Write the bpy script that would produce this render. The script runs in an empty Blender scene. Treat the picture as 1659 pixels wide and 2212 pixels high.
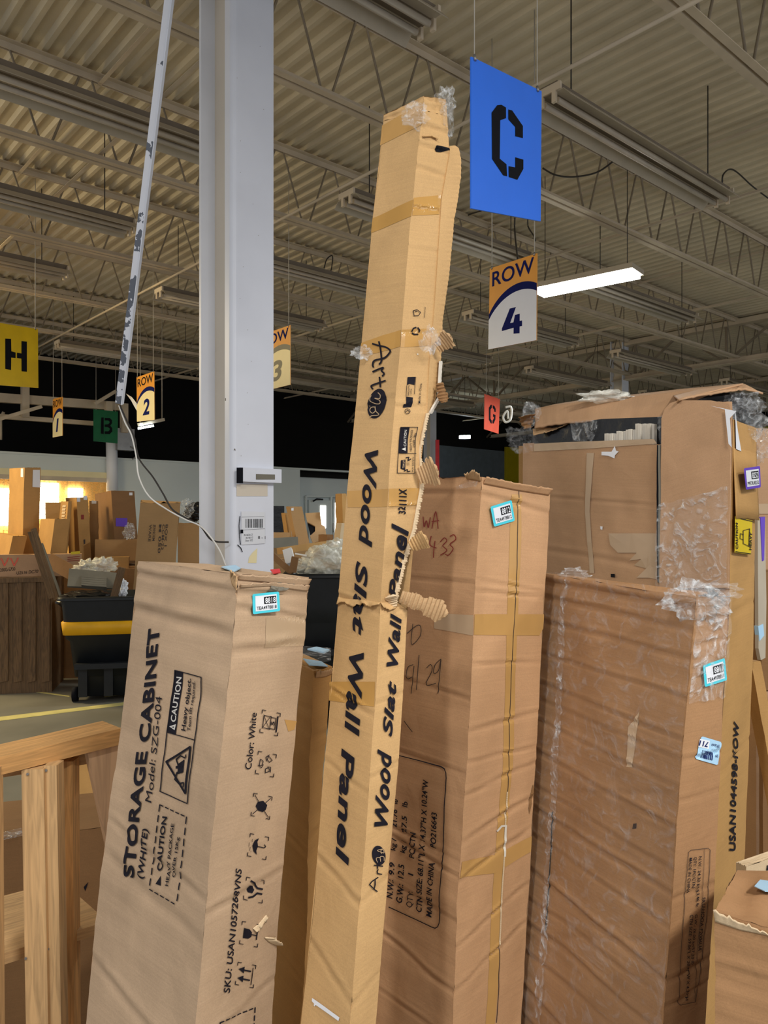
import bpy, bmesh, math, random
import numpy as np
from mathutils import Vector, noise
# ------------------------------------------------------------------ camera, world, lights
sc = bpy.context.scene
COL = sc.collection
FP, CX, HY, EYE = 1680.0, 829.5, 1130.0, 1.7
AZ = math.radians(48.8)
FW = Vector((math.cos(AZ), math.sin(AZ), 0)); RT = Vector((math.sin(AZ), -math.cos(AZ), 0)); UP = Vector((0, 0, 1))
cd = bpy.data.cameras.new('camera'); cam = bpy.data.objects.new('camera', cd); COL.objects.link(cam)
cd.sensor_fit = 'VERTICAL'; cd.sensor_height = 24.0; cd.sensor_width = 18.0
cd.lens = 24.0 * FP / 2212.0; cd.shift_y = (HY - 1106.0) / 2212.0; cd.clip_start = 0.05; cd.clip_end = 200
cam.location = (0, 0, EYE); cam.rotation_euler = (math.pi / 2, 0, AZ - math.pi / 2)
sc.camera = cam
sc.view_settings.view_transform = 'Standard'; sc.view_settings.look = 'None'
sc.view_settings.gamma = 1.0; sc.view_settings.use_curve_mapping = False
sc.view_settings.exposure = 0.2
w = bpy.data.worlds.new('hall_air'); sc.world = w; w.use_nodes = True
w.node_tree.nodes['Background'].inputs[0].default_value = (0.93, 0.95, 1.0, 1)
w.node_tree.nodes['Background'].inputs[1].default_value = 0.57

def cp(lat, dep, z):                       # camera-relative metres -> world
    return FW * dep + RT * lat + UP * z
def at(px, py, d):                         # a photograph point at a forward distance d
    return FW * d + RT * ((px - CX) / FP * d) + UP * (EYE + (HY - py) / FP * d)
def proj(p):
    d = p.dot(FW)
    return CX + p.dot(RT) / d * FP, HY - (p.z - EYE) / d * FP
def area(name, loc, sx, sy, power, col, rot=(0, 0, 0)):
    l = bpy.data.lights.new(name, 'AREA'); l.shape = 'RECTANGLE'; l.size = sx; l.size_y = sy; l.energy = power; l.color = col
    o = bpy.data.objects.new(name, l); o.location = loc; o.rotation_euler = rot; COL.objects.link(o); return o
# strip lamps of the hall that hang behind the viewer, and the one in view (X along joists)
area('strip_lamp_light', cp(1.9, -1.3, 4.15), 1.6, 0.25, 185, (1.0, 0.965, 0.90), (0, 0, 0.5))
area('strip_lamp_light', cp(-1.3, -1.0, 4.15), 1.2, 0.2, 74, (1.0, 0.98, 0.95), (0, 0, 0.2))
area('strip_lamp_light', cp(5.0, 2.0, 4.1), 1.2, 0.2, 100, (1.0, 0.98, 0.95), (0, 0, 0))
area('warm_lamp_light', Vector((0.2, 10.2, 4.2)), 1.6, 1.6, 230, (1.0, 0.78, 0.42), (math.radians(-18), math.radians(-20), 0))

area('far_fill_light', Vector((11, 7, 3.9)), 2.4, 0.3, 120, (0.96, 1.0, 0.98))  # added fill light that brightens the orange sign and the far hall
def lin(r, g, b):
    f = lambda c: (c / 255) / 12.92 if c / 255 <= 0.04045 else ((c / 255 + 0.055) / 1.055) ** 2.4
    return (f(r), f(g), f(b), 1)

# ------------------------------------------------------------------ materials
def newmat(name):
    m = bpy.data.materials.new(name); m.use_nodes = True
    n = m.node_tree; b = n.nodes['Principled BSDF']; return m, n, b
def mat(name, rgb, rough=0.6, metal=0.0, var=0.12, scale=6.0, bump=0.0, bscale=60.0, spec=0.4, coord='Object'):
    m, n, b = newmat(name); N = n.nodes; L = n.links
    b.inputs['Roughness'].default_value = rough; b.inputs['Metallic'].default_value = metal
    b.inputs['Specular IOR Level'].default_value = spec
    tc = N.new('ShaderNodeTexCoord'); nz = N.new('ShaderNodeTexNoise'); nz.inputs['Scale'].default_value = scale; nz.inputs['Detail'].default_value = 6
    L.new(tc.outputs[coord], nz.inputs['Vector'])
    cr = N.new('ShaderNodeValToRGB'); c = lin(*rgb)
    cr.color_ramp.elements[0].position = 0.3; cr.color_ramp.elements[1].position = 0.7
    cr.color_ramp.elements[0].color = tuple(x * (1 - var) for x in c[:3]) + (1,); cr.color_ramp.elements[1].color = tuple(min(1, x * (1 + var)) for x in c[:3]) + (1,)
    L.new(nz.outputs['Fac'], cr.inputs['Fac']); L.new(cr.outputs['Color'], b.inputs['Base Color'])
    if bump:
        n2 = N.new('ShaderNodeTexNoise'); n2.inputs['Scale'].default_value = bscale; n2.inputs['Detail'].default_value = 4
        L.new(tc.outputs[coord], n2.inputs['Vector']); bp = N.new('ShaderNodeBump'); bp.inputs['Strength'].default_value = bump; bp.inputs['Distance'].default_value = 0.01
        L.new(n2.outputs['Fac'], bp.inputs['Height']); L.new(bp.outputs['Normal'], b.inputs['Normal'])
    return m
def emis(name, rgb, s):
    m, n, b = newmat(name); b.inputs['Base Color'].default_value = lin(*rgb); b.inputs['Emission Color'].default_value = lin(*rgb); b.inputs['Emission Strength'].default_value = s; return m
def card(name, rgb, stain=0.16, flute=0.5, rough=0.72, stainrgb=None):
    """corrugated board: blotches, scuffs, flutes across the length (UV in metres), fine paper grain"""
    m, n, b = newmat(name); N = n.nodes; L = n.links
    b.inputs['Roughness'].default_value = rough; b.inputs['Specular IOR Level'].default_value = 0.25
    uv = N.new('ShaderNodeUVMap'); tc = N.new('ShaderNodeTexCoord')
    def nz(sc_, det, src, dist=0.0, mapsc=None):
        t = N.new('ShaderNodeTexNoise'); t.inputs['Scale'].default_value = sc_; t.inputs['Detail'].default_value = det; t.inputs['Distortion'].default_value = dist
        if mapsc:
            mp = N.new('ShaderNodeMapping'); mp.inputs['Scale'].default_value = mapsc; L.new(src, mp.inputs['Vector']); src = mp.outputs[0]
        L.new(src, t.inputs['Vector']); return t.outputs['Fac']
    c = lin(*rgb); s = lin(*stainrgb) if stainrgb else tuple(x * 0.62 for x in c[:3]) + (1,)
    base = N.new('ShaderNodeMix'); base.data_type = 'RGBA'; base.inputs[6].default_value = c; base.inputs[7].default_value = s
    r1 = N.new('ShaderNodeMapRange'); r1.inputs[1].default_value = 0.42; r1.inputs[2].default_value = 0.75; r1.inputs[4].default_value = stain * 3
    L.new(nz(3.2, 6, tc.outputs['Object'], 0.6), r1.inputs[0]); L.new(r1.outputs[0], base.inputs[0])
    ln = N.new('ShaderNodeMapRange'); ln.inputs[1].default_value = 0.35; ln.inputs[2].default_value = 0.7; ln.inputs[3].default_value = 1.02; ln.inputs[4].default_value = 0.955
    L.new(nz(1.0, 3, uv.outputs[0], 0, (6, 300, 1)), ln.inputs[0])
    gr = N.new('ShaderNodeMapRange'); gr.inputs[1].default_value = 0.3; gr.inputs[2].default_value = 0.7; gr.inputs[3].default_value = 0.93; gr.inputs[4].default_value = 1.06
    L.new(nz(420, 2, tc.outputs['Object']), gr.inputs[0])
    mu = N.new('ShaderNodeMath'); mu.operation = 'MULTIPLY'; L.new(ln.outputs[0], mu.inputs[0]); L.new(gr.outputs[0], mu.inputs[1])
    mm = N.new('ShaderNodeMix'); mm.data_type = 'RGBA'; mm.blend_type = 'MULTIPLY'; mm.inputs[0].default_value = 1
    L.new(base.outputs[2], mm.inputs[6]); L.new(mu.outputs[0], mm.inputs[7]); L.new(mm.outputs[2], b.inputs['Base Color'])
    b1 = N.new('ShaderNodeBump'); b1.inputs['Strength'].default_value = 0.35 * flute; b1.inputs['Distance'].default_value = 0.0015
    L.new(nz(1.0, 2, uv.outputs[0], 0.2, (5, 150, 1)), b1.inputs['Height'])
    b2 = N.new('ShaderNodeBump'); b2.inputs['Strength'].default_value = 0.3; b2.inputs['Distance'].default_value = 0.006
    L.new(nz(14, 4, tc.outputs['Object'], 0.8), b2.inputs['Height']); L.new(b1.outputs['Normal'], b2.inputs['Normal']); L.new(b2.outputs['Normal'], b.inputs['Normal'])
    return m
def film(name, rgb=(225, 230, 235), opac=0.14, rough=0.12):
    m, n, b = newmat(name); N = n.nodes; L = n.links
    b.inputs['Base Color'].default_value = lin(*rgb); b.inputs['Roughness'].default_value = rough; b.inputs['Specular IOR Level'].default_value = 0.9
    tc = N.new('ShaderNodeTexCoord'); nz = N.new('ShaderNodeTexNoise'); nz.inputs['Scale'].default_value = 22; nz.inputs['Detail'].default_value = 5; nz.inputs['Distortion'].default_value = 2.0
    L.new(tc.outputs['Object'], nz.inputs['Vector'])
    bp = N.new('ShaderNodeBump'); bp.inputs['Strength'].default_value = 1.0; bp.inputs['Distance'].default_value = 0.02; L.new(nz.outputs['Fac'], bp.inputs['Height']); L.new(bp.outputs['Normal'], b.inputs['Normal'])
    rg = N.new('ShaderNodeMapRange'); rg.inputs[1].default_value = 0.5; rg.inputs[2].default_value = 0.72; rg.inputs[3].default_value = opac * 0.45; rg.inputs[4].default_value = min(1, opac * 3.2)
    L.new(nz.outputs['Fac'], rg.inputs[0]); L.new(rg.outputs[0], b.inputs['Alpha']); return m
def plastic_bag(name, rgb):
    m = film(name, rgb, 0.75, 0.3); m.node_tree.nodes['Noise Texture'].inputs['Scale'].default_value = 9; return m
def wood(name, rgb, dark=0.6, scale=2.0):
    m, n, b = newmat(name); N = n.nodes; L = n.links
    b.inputs['Roughness'].default_value = 0.7
    tc = N.new('ShaderNodeUVMap'); mp = N.new('ShaderNodeMapping'); mp.inputs['Scale'].default_value = (scale * 14, scale * 0.9, 1); L.new(tc.outputs[0], mp.inputs[0])
    nz = N.new('ShaderNodeTexNoise'); nz.inputs['Scale'].default_value = 3; nz.inputs['Detail'].default_value = 7; nz.inputs['Distortion'].default_value = 1.4; L.new(mp.outputs[0], nz.inputs[0])
    cr = N.new('ShaderNodeValToRGB'); c = lin(*rgb); cr.color_ramp.elements[0].position = 0.32; cr.color_ramp.elements[1].position = 0.62
    cr.color_ramp.elements[0].color = tuple(x * dark for x in c[:3]) + (1,); cr.color_ramp.elements[1].color = c
    L.new(nz.outputs['Fac'], cr.inputs[0]); L.new(cr.outputs[0], b.inputs['Base Color']); return m
def painted_chipped(name, rgb, under):
    m, n, b = newmat(name); N = n.nodes; L = n.links; b.inputs['Roughness'].default_value = 0.45
    tc = N.new('ShaderNodeTexCoord'); sx = N.new('ShaderNodeSeparateXYZ'); L.new(tc.outputs['Object'], sx.inputs[0])
    nz = N.new('ShaderNodeTexNoise'); nz.inputs['Scale'].default_value = 16; nz.inputs['Detail'].default_value = 5; L.new(tc.outputs['Object'], nz.inputs[0])
    # wear grows toward the handled lower end
    mr = N.new('ShaderNodeMapRange'); mr.inputs[1].default_value = 0.0; mr.inputs[2].default_value = 1.7; mr.inputs[3].default_value = 0.10; mr.inputs[4].default_value = -0.14; L.new(sx.outputs[2], mr.inputs[0])
    ad = N.new('ShaderNodeMath'); ad.operation = 'ADD'; L.new(nz.outputs['Fac'], ad.inputs[0]); L.new(mr.outputs[0], ad.inputs[1])
    gt = N.new('ShaderNodeMath'); gt.operation = 'GREATER_THAN'; gt.inputs[1].default_value = 0.54; L.new(ad.outputs[0], gt.inputs[0])
    mx = N.new('ShaderNodeMix'); mx.data_type = 'RGBA'; mx.inputs[6].default_value = lin(*rgb); mx.inputs[7].default_value = lin(*under)
    L.new(gt.outputs[0], mx.inputs[0]); L.new(mx.outputs[2], b.inputs['Base Color']); return m

M = dict(
 ink=mat('black_print', (24, 22, 32), 0.85, spec=0.2, var=0.25, scale=40), white_ink=mat('white_print', (200, 196, 190), 0.7), redpen=mat('red_marker', (135, 40, 32), 0.6), pen=mat('pen_line', (60, 48, 44), 0.6),
 tan_ink=mat('board_showing', (176, 150, 118), 0.8),
 navy=mat('navy_print', (8, 22, 92), 0.8, spec=0.15), orange=mat('orange_print', (226, 156, 62), 0.45, var=0.05), offw=mat('sign_white', (214, 222, 242), 0.4, var=0.03), cream=mat('sign_cream', (238, 226, 180), 0.4, var=0.03),
 grey_print=mat('faded_grey_print', (120, 118, 104), 0.5), blue=mat('sign_blue', (50, 122, 250), 0.35, var=0.03), black=mat('stencil_black', (10, 12, 22), 0.8, spec=0.2, var=0.2, scale=20),
 yellow=mat('sign_yellow', (236, 196, 8), 0.45, var=0.07), green=mat('sign_green', (8, 104, 62), 0.4, var=0.12), red=mat('sign_red', (226, 92, 70), 0.45, var=0.08), redstripe=mat('red_panel', (226, 50, 62), 0.5),
 deck=mat('painted_steel_deck', (206, 195, 170), 0.65, var=0.12, scale=1.4, bump=0.1), steel=mat('painted_joist_steel', (204, 190, 168), 0.6, var=0.14, scale=3), web=mat('painted_rod_steel', (140, 128, 110), 0.6, var=0.2, scale=4),
 colw=mat('white_column_paint', (225, 230, 242), 0.4, var=0.04, scale=3), colg=mat('recess_shade_and_bare_paint', (216, 206, 190), 0.5, var=0.05, scale=2), metal=mat('dull_metal', (150, 150, 150), 0.4, 0.7),  # recess coat has its shade put in the colour; bare patch shares it
 reflector=mat('white_enamel_reflector', (178, 168, 150), 0.5, var=0.08), tube=mat('glass_tube_unlit', (188, 178, 164), 0.4), housing=mat('lamp_housing', (120, 108, 92), 0.6),
 lamp=emis('lit_lamp_lens', (250, 255, 250), 26), wire=mat('hanging_wire', (190, 185, 175), 0.5), darkwire=mat('dark_cord', (52, 48, 44), 0.6), whitewire=mat('white_cord', (232, 230, 224), 0.5),
 floor=mat('dusty_concrete', (120, 118, 108), 0.55, var=0.22, scale=1.3, bump=0.05), stripe=mat('floor_line_paint', (206, 196, 128), 0.6, var=0.15),
 wallw=mat('white_partition', (214, 224, 226), 0.6, var=0.04, scale=1), dark=mat('black_backing', (7, 7, 8), 0.9), darkgrey=mat('dark_grey_wall', (104, 114, 122), 0.8, var=0.1), olive=mat('yellow_wall_panel', (190, 170, 0), 0.6, var=0.05),
 cardA=card('long_carton_board', (200, 162, 112)), cardS=card('cabinet_carton_board', (188, 160, 131), 0.26), cardW=card('plain_carton_board', (194, 152, 113), 0.2), cardQ=card('wrapped_carton_board', (168, 128, 90), 0.18, 0.7),
 cardT=card('torn_carton_board', (188, 150, 115), 0.15), cardY=card('ochre_carton_board', (186, 144, 88), 0.16), cardB=card('brown_carton_board', (176, 140, 96), 0.1), cardD=card('dim_brown_board', (140, 104, 68), 0.2),
 inner=card('torn_inner_board', (190, 156, 116), 0.2, 1.0), pale=card('pale_torn_board', (214, 190, 156), 0.1), whiteboard=mat('white_board_edge', (214, 208, 196), 0.6), dull=mat('grey_panel', (120, 116, 104), 0.6),
 tape=mat('brown_tape', (188, 146, 88), 0.22, var=0.07, scale=10, spec=0.5), tapeY=mat('yellow_tape', (186, 142, 78), 0.2, var=0.08, scale=10), palet=mat('clear_tape_patch', (190, 164, 134), 0.25, var=0.05),
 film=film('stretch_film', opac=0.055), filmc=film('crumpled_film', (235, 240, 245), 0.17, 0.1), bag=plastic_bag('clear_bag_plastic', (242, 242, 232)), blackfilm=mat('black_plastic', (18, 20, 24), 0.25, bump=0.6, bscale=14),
 cyan=mat('cyan_sticker', (70, 205, 225), 0.4, var=0.02), purple=mat('purple_sticker', (96, 60, 190), 0.4, var=0.02), lab=mat('white_sticker', (226, 230, 238), 0.45, var=0.02), lblue=mat('pale_blue_sticker', (168, 208, 238), 0.45, var=0.02), lyel=mat('yellow_sticker', (214, 188, 24), 0.4, var=0.03),
 bin=mat('black_bin_plastic', (22, 26, 30), 0.5, var=0.2, scale=8), band=mat('yellow_band', (226, 168, 14), 0.5, var=0.08), woodr=wood('pine_rail', (212, 160, 98), 0.6), woodp=wood('pine_post', (208, 168, 118), 0.66), woodd=wood('weathered_plank', (118, 90, 58), 0.5), ply=wood('plywood_gusset', (206, 168, 130), 0.6, 0.6),
 curtain=film('strip_curtain_vinyl', (255, 214, 140), 0.3, 0.3), warmglow=emis('warm_lit_room', (255, 242, 212), 14.0), roomwarm=mat('glow_tinted_wall', (240, 190, 110), 0.7), glow=emis('bright_doorway_daylight', (255, 246, 232), 3.0), cooler=emis('lit_small_lamp', (235, 250, 255), 30),  # room wall's warm tint paints in the glow of its lamps
)
# ------------------------------------------------------------------ object helpers
def tag(o, label=None, cat=None, group=None, kind=None):
    if label: o['label'] = label
    if cat: o['category'] = cat
    if group: o['group'] = group
    if kind: o['kind'] = kind
    return o
def thing(name, label, cat, loc, group=None):
    o = bpy.data.objects.new(name, None); o.empty_display_size = 0.1; o.location = loc; COL.objects.link(o); return tag(o, label, cat, group)
class MB:
    def __init__(s): s.v = []; s.f = []; s.m = []; s.uv = []; s.smooth = []
    def add(s, vs, fs, mi=0, uvs=None, smooth=False):
        k = len(s.v); s.v += [tuple(v) for v in vs]
        for f in fs:
            s.f.append(tuple(i + k for i in f)); s.m.append(mi); s.smooth.append(smooth)
            s.uv.append([uvs[i] for i in f] if uvs else None)
    def hexa(s, b4, t4, mi=0):
        """8 corners (bottom ring, top ring); UV runs across/along in metres"""
        vs = [Vector(p) for p in list(b4) + list(t4)]
        for f in ((3, 2, 1, 0), (4, 5, 6, 7), (0, 1, 5, 4), (1, 2, 6, 5), (2, 3, 7, 6), (3, 0, 4, 7)):
            p = [vs[i] for i in f]; a = (p[1] - p[0]).length; b = (p[3] - p[0]).length
            uv = [(0, 0), (a, 0), (a, b), (0, b)]
            if a > b * 1.01: uv = [(y, x) for x, y in uv]
            s.add(p, [(0, 1, 2, 3)], mi, uv)
        return s
    def box(s, c, sx, sy, sz, ax=Vector((1, 0, 0)), ay=Vector((0, 1, 0)), az=Vector((0, 0, 1)), mi=0):
        c = Vector(c); X = ax * sx / 2; Y = ay * sy / 2; Z = az * sz / 2
        b = [c - X - Y - Z, c + X - Y - Z, c + X + Y - Z, c - X + Y - Z]; return s.hexa(b, [p + 2 * Z for p in b], mi)
    def bar(s, p0, p1, w_, h_, up=Vector((0, 0, 1)), mi=0):
        p0 = Vector(p0); p1 = Vector(p1); d = (p1 - p0).normalized(); x = d.cross(up)
        if x.length < 1e-3: x = d.cross(Vector((1, 0, 0)))
        x.normalize(); y = x.cross(d).normalized(); X = x * w_ / 2; Y = y * h_ / 2
        return s.hexa([p0 - X - Y, p0 + X - Y, p0 + X + Y, p0 - X + Y], [p1 - X - Y, p1 + X - Y, p1 + X + Y, p1 - X + Y], mi)
    def tube(s, pts, r, n=6, mi=0):
        pts = [Vector(p) for p in pts]; k = len(s.v); prev = None
        for i, p in enumerate(pts):
            d = (pts[min(i + 1, len(pts) - 1)] - pts[max(i - 1, 0)]).normalized()
            x = d.cross(Vector((0.13, 0.2, 1)));
            if x.length < 1e-3: x = d.cross(Vector((1, 0, 0)))
            x.normalize(); y = x.cross(d)
            for j in range(n):
                a = 2 * math.pi * j / n; s.v.append(tuple(p + x * math.cos(a) * r + y * math.sin(a) * r))
        for i in range(len(pts) - 1):
            for j in range(n):
                s.f.append((k + i * n + j, k + i * n + (j + 1) % n, k + (i + 1) * n + (j + 1) % n, k + (i + 1) * n + j)); s.m.append(mi); s.uv.append(None); s.smooth.append(True)
        s.f.append(tuple(range(k + n - 1, k - 1, -1))); s.m.append(mi); s.uv.append(None); s.smooth.append(False)
        e = len(s.v) - n; s.f.append(tuple(range(e, e + n))); s.m.append(mi); s.uv.append(None); s.smooth.append(False)
        return s
    def build(s, name, mats, parent=None, **tg):
        me = bpy.data.meshes.new(name); off = Vector((0, 0, 0)); q = parent
        while q is not None: off = off + q.location; q = q.parent
        me.from_pydata([tuple(Vector(v) - off) for v in s.v], [], s.f)
        if not isinstance(mats, (list, tuple)): mats = [mats]
        for m_ in mats: me.materials.append(m_)
        me.polygons.foreach_set('material_index', s.m); me.polygons.foreach_set('use_smooth', s.smooth)
        ul = me.uv_layers.new(name='UVMap')
        for p, uv in zip(me.polygons, s.uv):
            for j, li in enumerate(p.loop_indices):
                if uv: ul.data[li].uv = uv[j]
                else:
                    co = me.vertices[me.loops[li].vertex_index].co; ul.data[li].uv = (co.x + co.y * 0.7, co.z + co.y * 0.3)
        me.update(); o = bpy.data.objects.new(name, me); o.parent = parent; COL.objects.link(o)
        return tag(o, tg.get('label'), tg.get('cat'), tg.get('group'), tg.get('kind'))
def copy_tree(o, parent=None):
    c = o.copy(); COL.objects.link(c); c.parent = parent
    for ch in list(o.children): copy_tree(ch, c)
    return c
def smooth_pts(pts, n=8):
    pts = [Vector(p) for p in pts]; out = []
    for i in range(len(pts) - 1):
        p0 = pts[max(i - 1, 0)]; p1 = pts[i]; p2 = pts[i + 1]; p3 = pts[min(i + 2, len(pts) - 1)]
        for k in range(n):
            t = k / n; out.append(0.5 * ((2 * p1) + (p2 - p0) * t + (2 * p0 - 5 * p1 + 4 * p2 - p3) * t * t + (3 * p1 - p0 - 3 * p2 + p3) * t ** 3))
    out.append(pts[-1]); return out
def nz(x, y=0.0, z=0.0): return noise.noise(Vector((x, y, z)))

# ------------------------------------------------------------------ surfaces with (s,t) coordinates
class Surf:
    """point(s,t): s across, t down.  disp: small relief along the outward normal"""
    def disp(s, a, b): return 0.0
    def setup(s):
        u = s.point(1, .5) - s.point(0, .5); v = s.point(.5, 1) - s.point(.5, 0)
        s.W = u.length; s.H = v.length; n = u.cross(v).normalized()
        if n.dot(cam.location - s.point(.5, .5)) < 0: n = -n
        s.n = n
    def P(s, a, b, off=0.0):
        return s.point(a, b) + s.n * (s.disp(a, b) + off)
    def st(s, px, py):
        a, b = .5, .5; best = (1e9, a, b); h = .004
        for k in range(40):
            p = s.point(a, b); x, y = proj(p); ex, ey = px - x, py - y; er = abs(ex) + abs(ey)
            if er < best[0]: best = (er, a, b)
            if er < 0.03: break
            xa, ya = proj(s.point(a + h, b)); xb, yb = proj(s.point(a, b + h))
            A = (xa - x) / h; B = (xb - x) / h; C = (ya - y) / h; D = (yb - y) / h; det = A * D - B * C
            if abs(det) < 1e-6: break
            g = 1.0 if k < 12 else .5
            a += g * max(-.5, min(.5, (ex * D - ey * B) / det)); b += g * max(-.5, min(.5, (A * ey - C * ex) / det))
        er, a, b = best
        if er > 2: print('MISS', px, py, round(er, 1))
        return a, b
class Quad(Surf):
    def __init__(s, tl, tr, br, bl): s.c = [Vector(p) for p in (tl, tr, br, bl)]; s.setup()
    def point(s, a, b):
        c = s.c; return (c[0] * (1 - a) + c[1] * a) * (1 - b) + (c[3] * (1 - a) + c[2] * a) * b

FONT = {}
def glyphs(txt, bold, shear):
    key = (txt, bold, shear)
    if key not in FONT:
        cu = bpy.data.curves.new('t', 'FONT'); cu.body = txt; cu.size = 1; cu.offset = bold; cu.shear = shear; cu.resolution_u = 5; cu.space_character = 1.0 + bold * 2
        o = bpy.data.objects.new('t', cu); COL.objects.link(o); bpy.context.view_layer.update()
        me = bpy.data.meshes.new_from_object(o.evaluated_get(bpy.context.evaluated_depsgraph_get()))
        v = [(p.co.x, p.co.y) for p in me.vertices]; f = [tuple(p.vertices) for p in me.polygons]
        bpy.data.objects.remove(o); bpy.data.curves.remove(cu); bpy.data.meshes.remove(me)
        if bold > 0 and max(b for a, b in v) > 1.5: FONT[key] = glyphs(txt, max(0.0, round(bold - .004, 4)), shear); return FONT[key]
        x0 = min(a for a, b in v); x1 = max(a for a, b in v); B0, B1 = -bold, 0.0
        if txt != 'H': B0, B1 = capline(bold)
        else: B0, B1 = min(b for a, b in v), max(b for a, b in v); FONT['cap', bold] = (B0, B1)
        v = [((a - x0) / (x1 - x0), (b - B0) / (B1 - B0)) for a, b in v]; FONT[key] = (v, f)
    return FONT[key]
def capline(bold):
    if ('cap', bold) not in FONT: glyphs('H', bold, 0.0)
    return FONT['cap', bold]
def fin(verts2d, faces, surf, tomap, off, maxlen, clampst=None):
    """map a flat mesh onto a surface, cut fine enough to follow its relief"""
    bm = bmesh.new(); vs = [bm.verts.new((a, b, 0)) for a, b in verts2d]
    for f in faces:
        try: bm.faces.new([vs[i] for i in f])
        except ValueError: pass
    bm.normal_update()
    bmesh.ops.triangulate(bm, faces=bm.faces[:])
    def world(v): a, b = tomap(v.co.x, v.co.y); return Vector((a * surf.W, b * surf.H, 0))
    for _ in range(7):
        es = [e for e in bm.edges if (world(e.verts[0]) - world(e.verts[1])).length > maxlen]
        if not es: break
        bmesh.ops.subdivide_edges(bm, edges=es, cuts=1); bmesh.ops.triangulate(bm, faces=[f for f in bm.faces if len(f.verts) > 3])
    bm.verts.index_update(); out = []; uv = []
    for v in bm.verts:
        a, b = tomap(v.co.x, v.co.y)
        if clampst: a = max(clampst[0], min(clampst[1], a))
        out.append(surf.P(a, b, off)); uv.append((a * surf.W, b * surf.H))
    fs = [tuple(v.index for v in f.verts) for f in bm.faces]; bm.free(); return out, fs, uv
def text(mb, surf, txt, p0, p1, ptop, bold=0.0, shear=0.0, off=0.0023, maxlen=0.006, mi=0, clampst=None):
    """p0 baseline start, p1 baseline end, ptop the top of the capitals above p0 (photograph points)"""
    v, f = glyphs(txt, bold, shear); a0 = surf.st(*p0); a1 = surf.st(*p1); a2 = surf.st(*ptop)
    mp = lambda x, y: (a0[0] + x * (a1[0] - a0[0]) + y * (a2[0] - a0[0]), a0[1] + x * (a1[1] - a0[1]) + y * (a2[1] - a0[1]))
    o, fs, uv = fin(v, f, surf, mp, off, maxlen, clampst); mb.add(o, fs, mi, uv)
def poly(mb, surf, pts, off=0.0017, mi=0, maxlen=0.008):
    st = [surf.st(*p) for p in pts]; o, fs, uv = fin([(a, b) for a, b in st], [tuple(range(len(st)))], surf, lambda x, y: (x, y), off, maxlen); mb.add(o, fs, mi, uv)
def stroke(mb, surf, pts, wpx, closed=False, off=0.0022, mi=0, maxlen=0.008):
    pts = [Vector((p[0], p[1])) for p in pts]
    if closed: pts = pts + [pts[0]]
    for i in range(len(pts) - 1):
        a, b = pts[i], pts[i + 1]; d = b - a
        if d.length < 1e-4: continue
        d.normalize(); n = Vector((-d.y, d.x)) * wpx / 2; e = d * wpx * 0.25
        poly(mb, surf, [a - n - e, b - n + e, b + n + e, a + n - e], off, mi, maxlen)
def dashed(mb, surf, p, q, n, wpx, **k):
    p = Vector(p); q = Vector(q)
    for i in range(n):
        a = p.lerp(q, i / n); b = p.lerp(q, (i + 0.62) / n); stroke(mb, surf, [a, b], wpx, **k)
def slab(mb, surf, pts, th, mi=0):
    """a rigid flat piece (photograph outline) with thickness, on a flat surface"""
    st = [surf.st(*p) for p in pts]; a = [surf.P(x, y, th) for x, y in st]; b = [surf.P(x, y, 0) for x, y in st]; n = len(a)
    mb.add(a + b, [tuple(range(n)), tuple(range(2 * n - 1, n - 1, -1))] + [(i, i + n, (i + 1) % n + n, (i + 1) % n) for i in range(n)], mi)

# ------------------------------------------------------------------ cartons
class Edge:
    def __init__(s, pts, zb, seed=0, amp=0.002):
        pts = [Vector(p) for p in pts]
        if pts[-1].z > zb + 1e-4:
            a, b = pts[0], pts[-1]; k = (b.z - zb) / max(1e-6, a.z - b.z) if a.z - b.z > 1e-3 else 0
            pts.append(b + (b - a) * k if k else Vector((b.x, b.y, zb))); pts[-1].z = zb
        s.p = pts; s.z0 = pts[0].z; s.z1 = zb; s.seed = seed; s.amp = amp
        s.t = [(s.z0 - q.z) / (s.z0 - s.z1) for q in pts]
    def __call__(s, t):
        c = [float(np.interp(t, s.t, [q[i] for q in s.p])) for i in range(3)] if 0 <= t <= 1 else None
        if c is None:
            a, b = (s.p[0], s.p[1]) if t < 0 else (s.p[-2], s.p[-1]); ta, tb = (s.t[0], s.t[1]) if t < 0 else (s.t[-2], s.t[-1]); return a + (b - a) * ((t - ta) / (tb - ta))
        k = s.amp * nz(t * 14, s.seed * 7.3, 1.5) + s.amp * .6 * nz(t * 45, s.seed * 3.1, 4)
        return Vector(c) + FW * k * .5 + RT * k
class CFace(Surf):
    def __init__(s, A, B, amp, seed, creases, topjag=0.0):
        s.A = A; s.B = B; s.amp = amp; s.seed = seed; s.cr = creases; s.jag = topjag; s.setup()
    def point(s, a, b): return s.A(b) * (1 - a) + s.B(b) * a
    def disp(s, a, b):
        wd = max(0.0, min(1, 7 * a, 7 * (1 - a))); x = a * s.W; y = b * s.H
        d = s.amp * (nz(x * 5, y * 3, s.seed) + 0.5 * nz(x * 14, y * 9, s.seed + 9)) * wd
        for (t0, t1, am, wi, wav) in s.cr:
            q = (b - (t0 + (t1 - t0) * a)) * s.H + wav * nz(a * 3, t0 * 50, s.seed)
            if abs(q) < wi * 5: d += 1.6 * am * (-math.exp(-(q / wi) ** 2) + 0.55 * math.exp(-((q + 1.9 * wi) / wi) ** 2) ) * (0.5 + 0.5 * wd) * (0.65 + 0.5 * nz(a * 4, t0 * 31, 3))
        return d
    def topdrop(s, a): return s.jag * (nz(a * 9, s.seed, 7) * .6 + nz(a * 30, s.seed, 2) * .4) * min(1, 5 * a, 5 * (1 - a))
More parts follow.
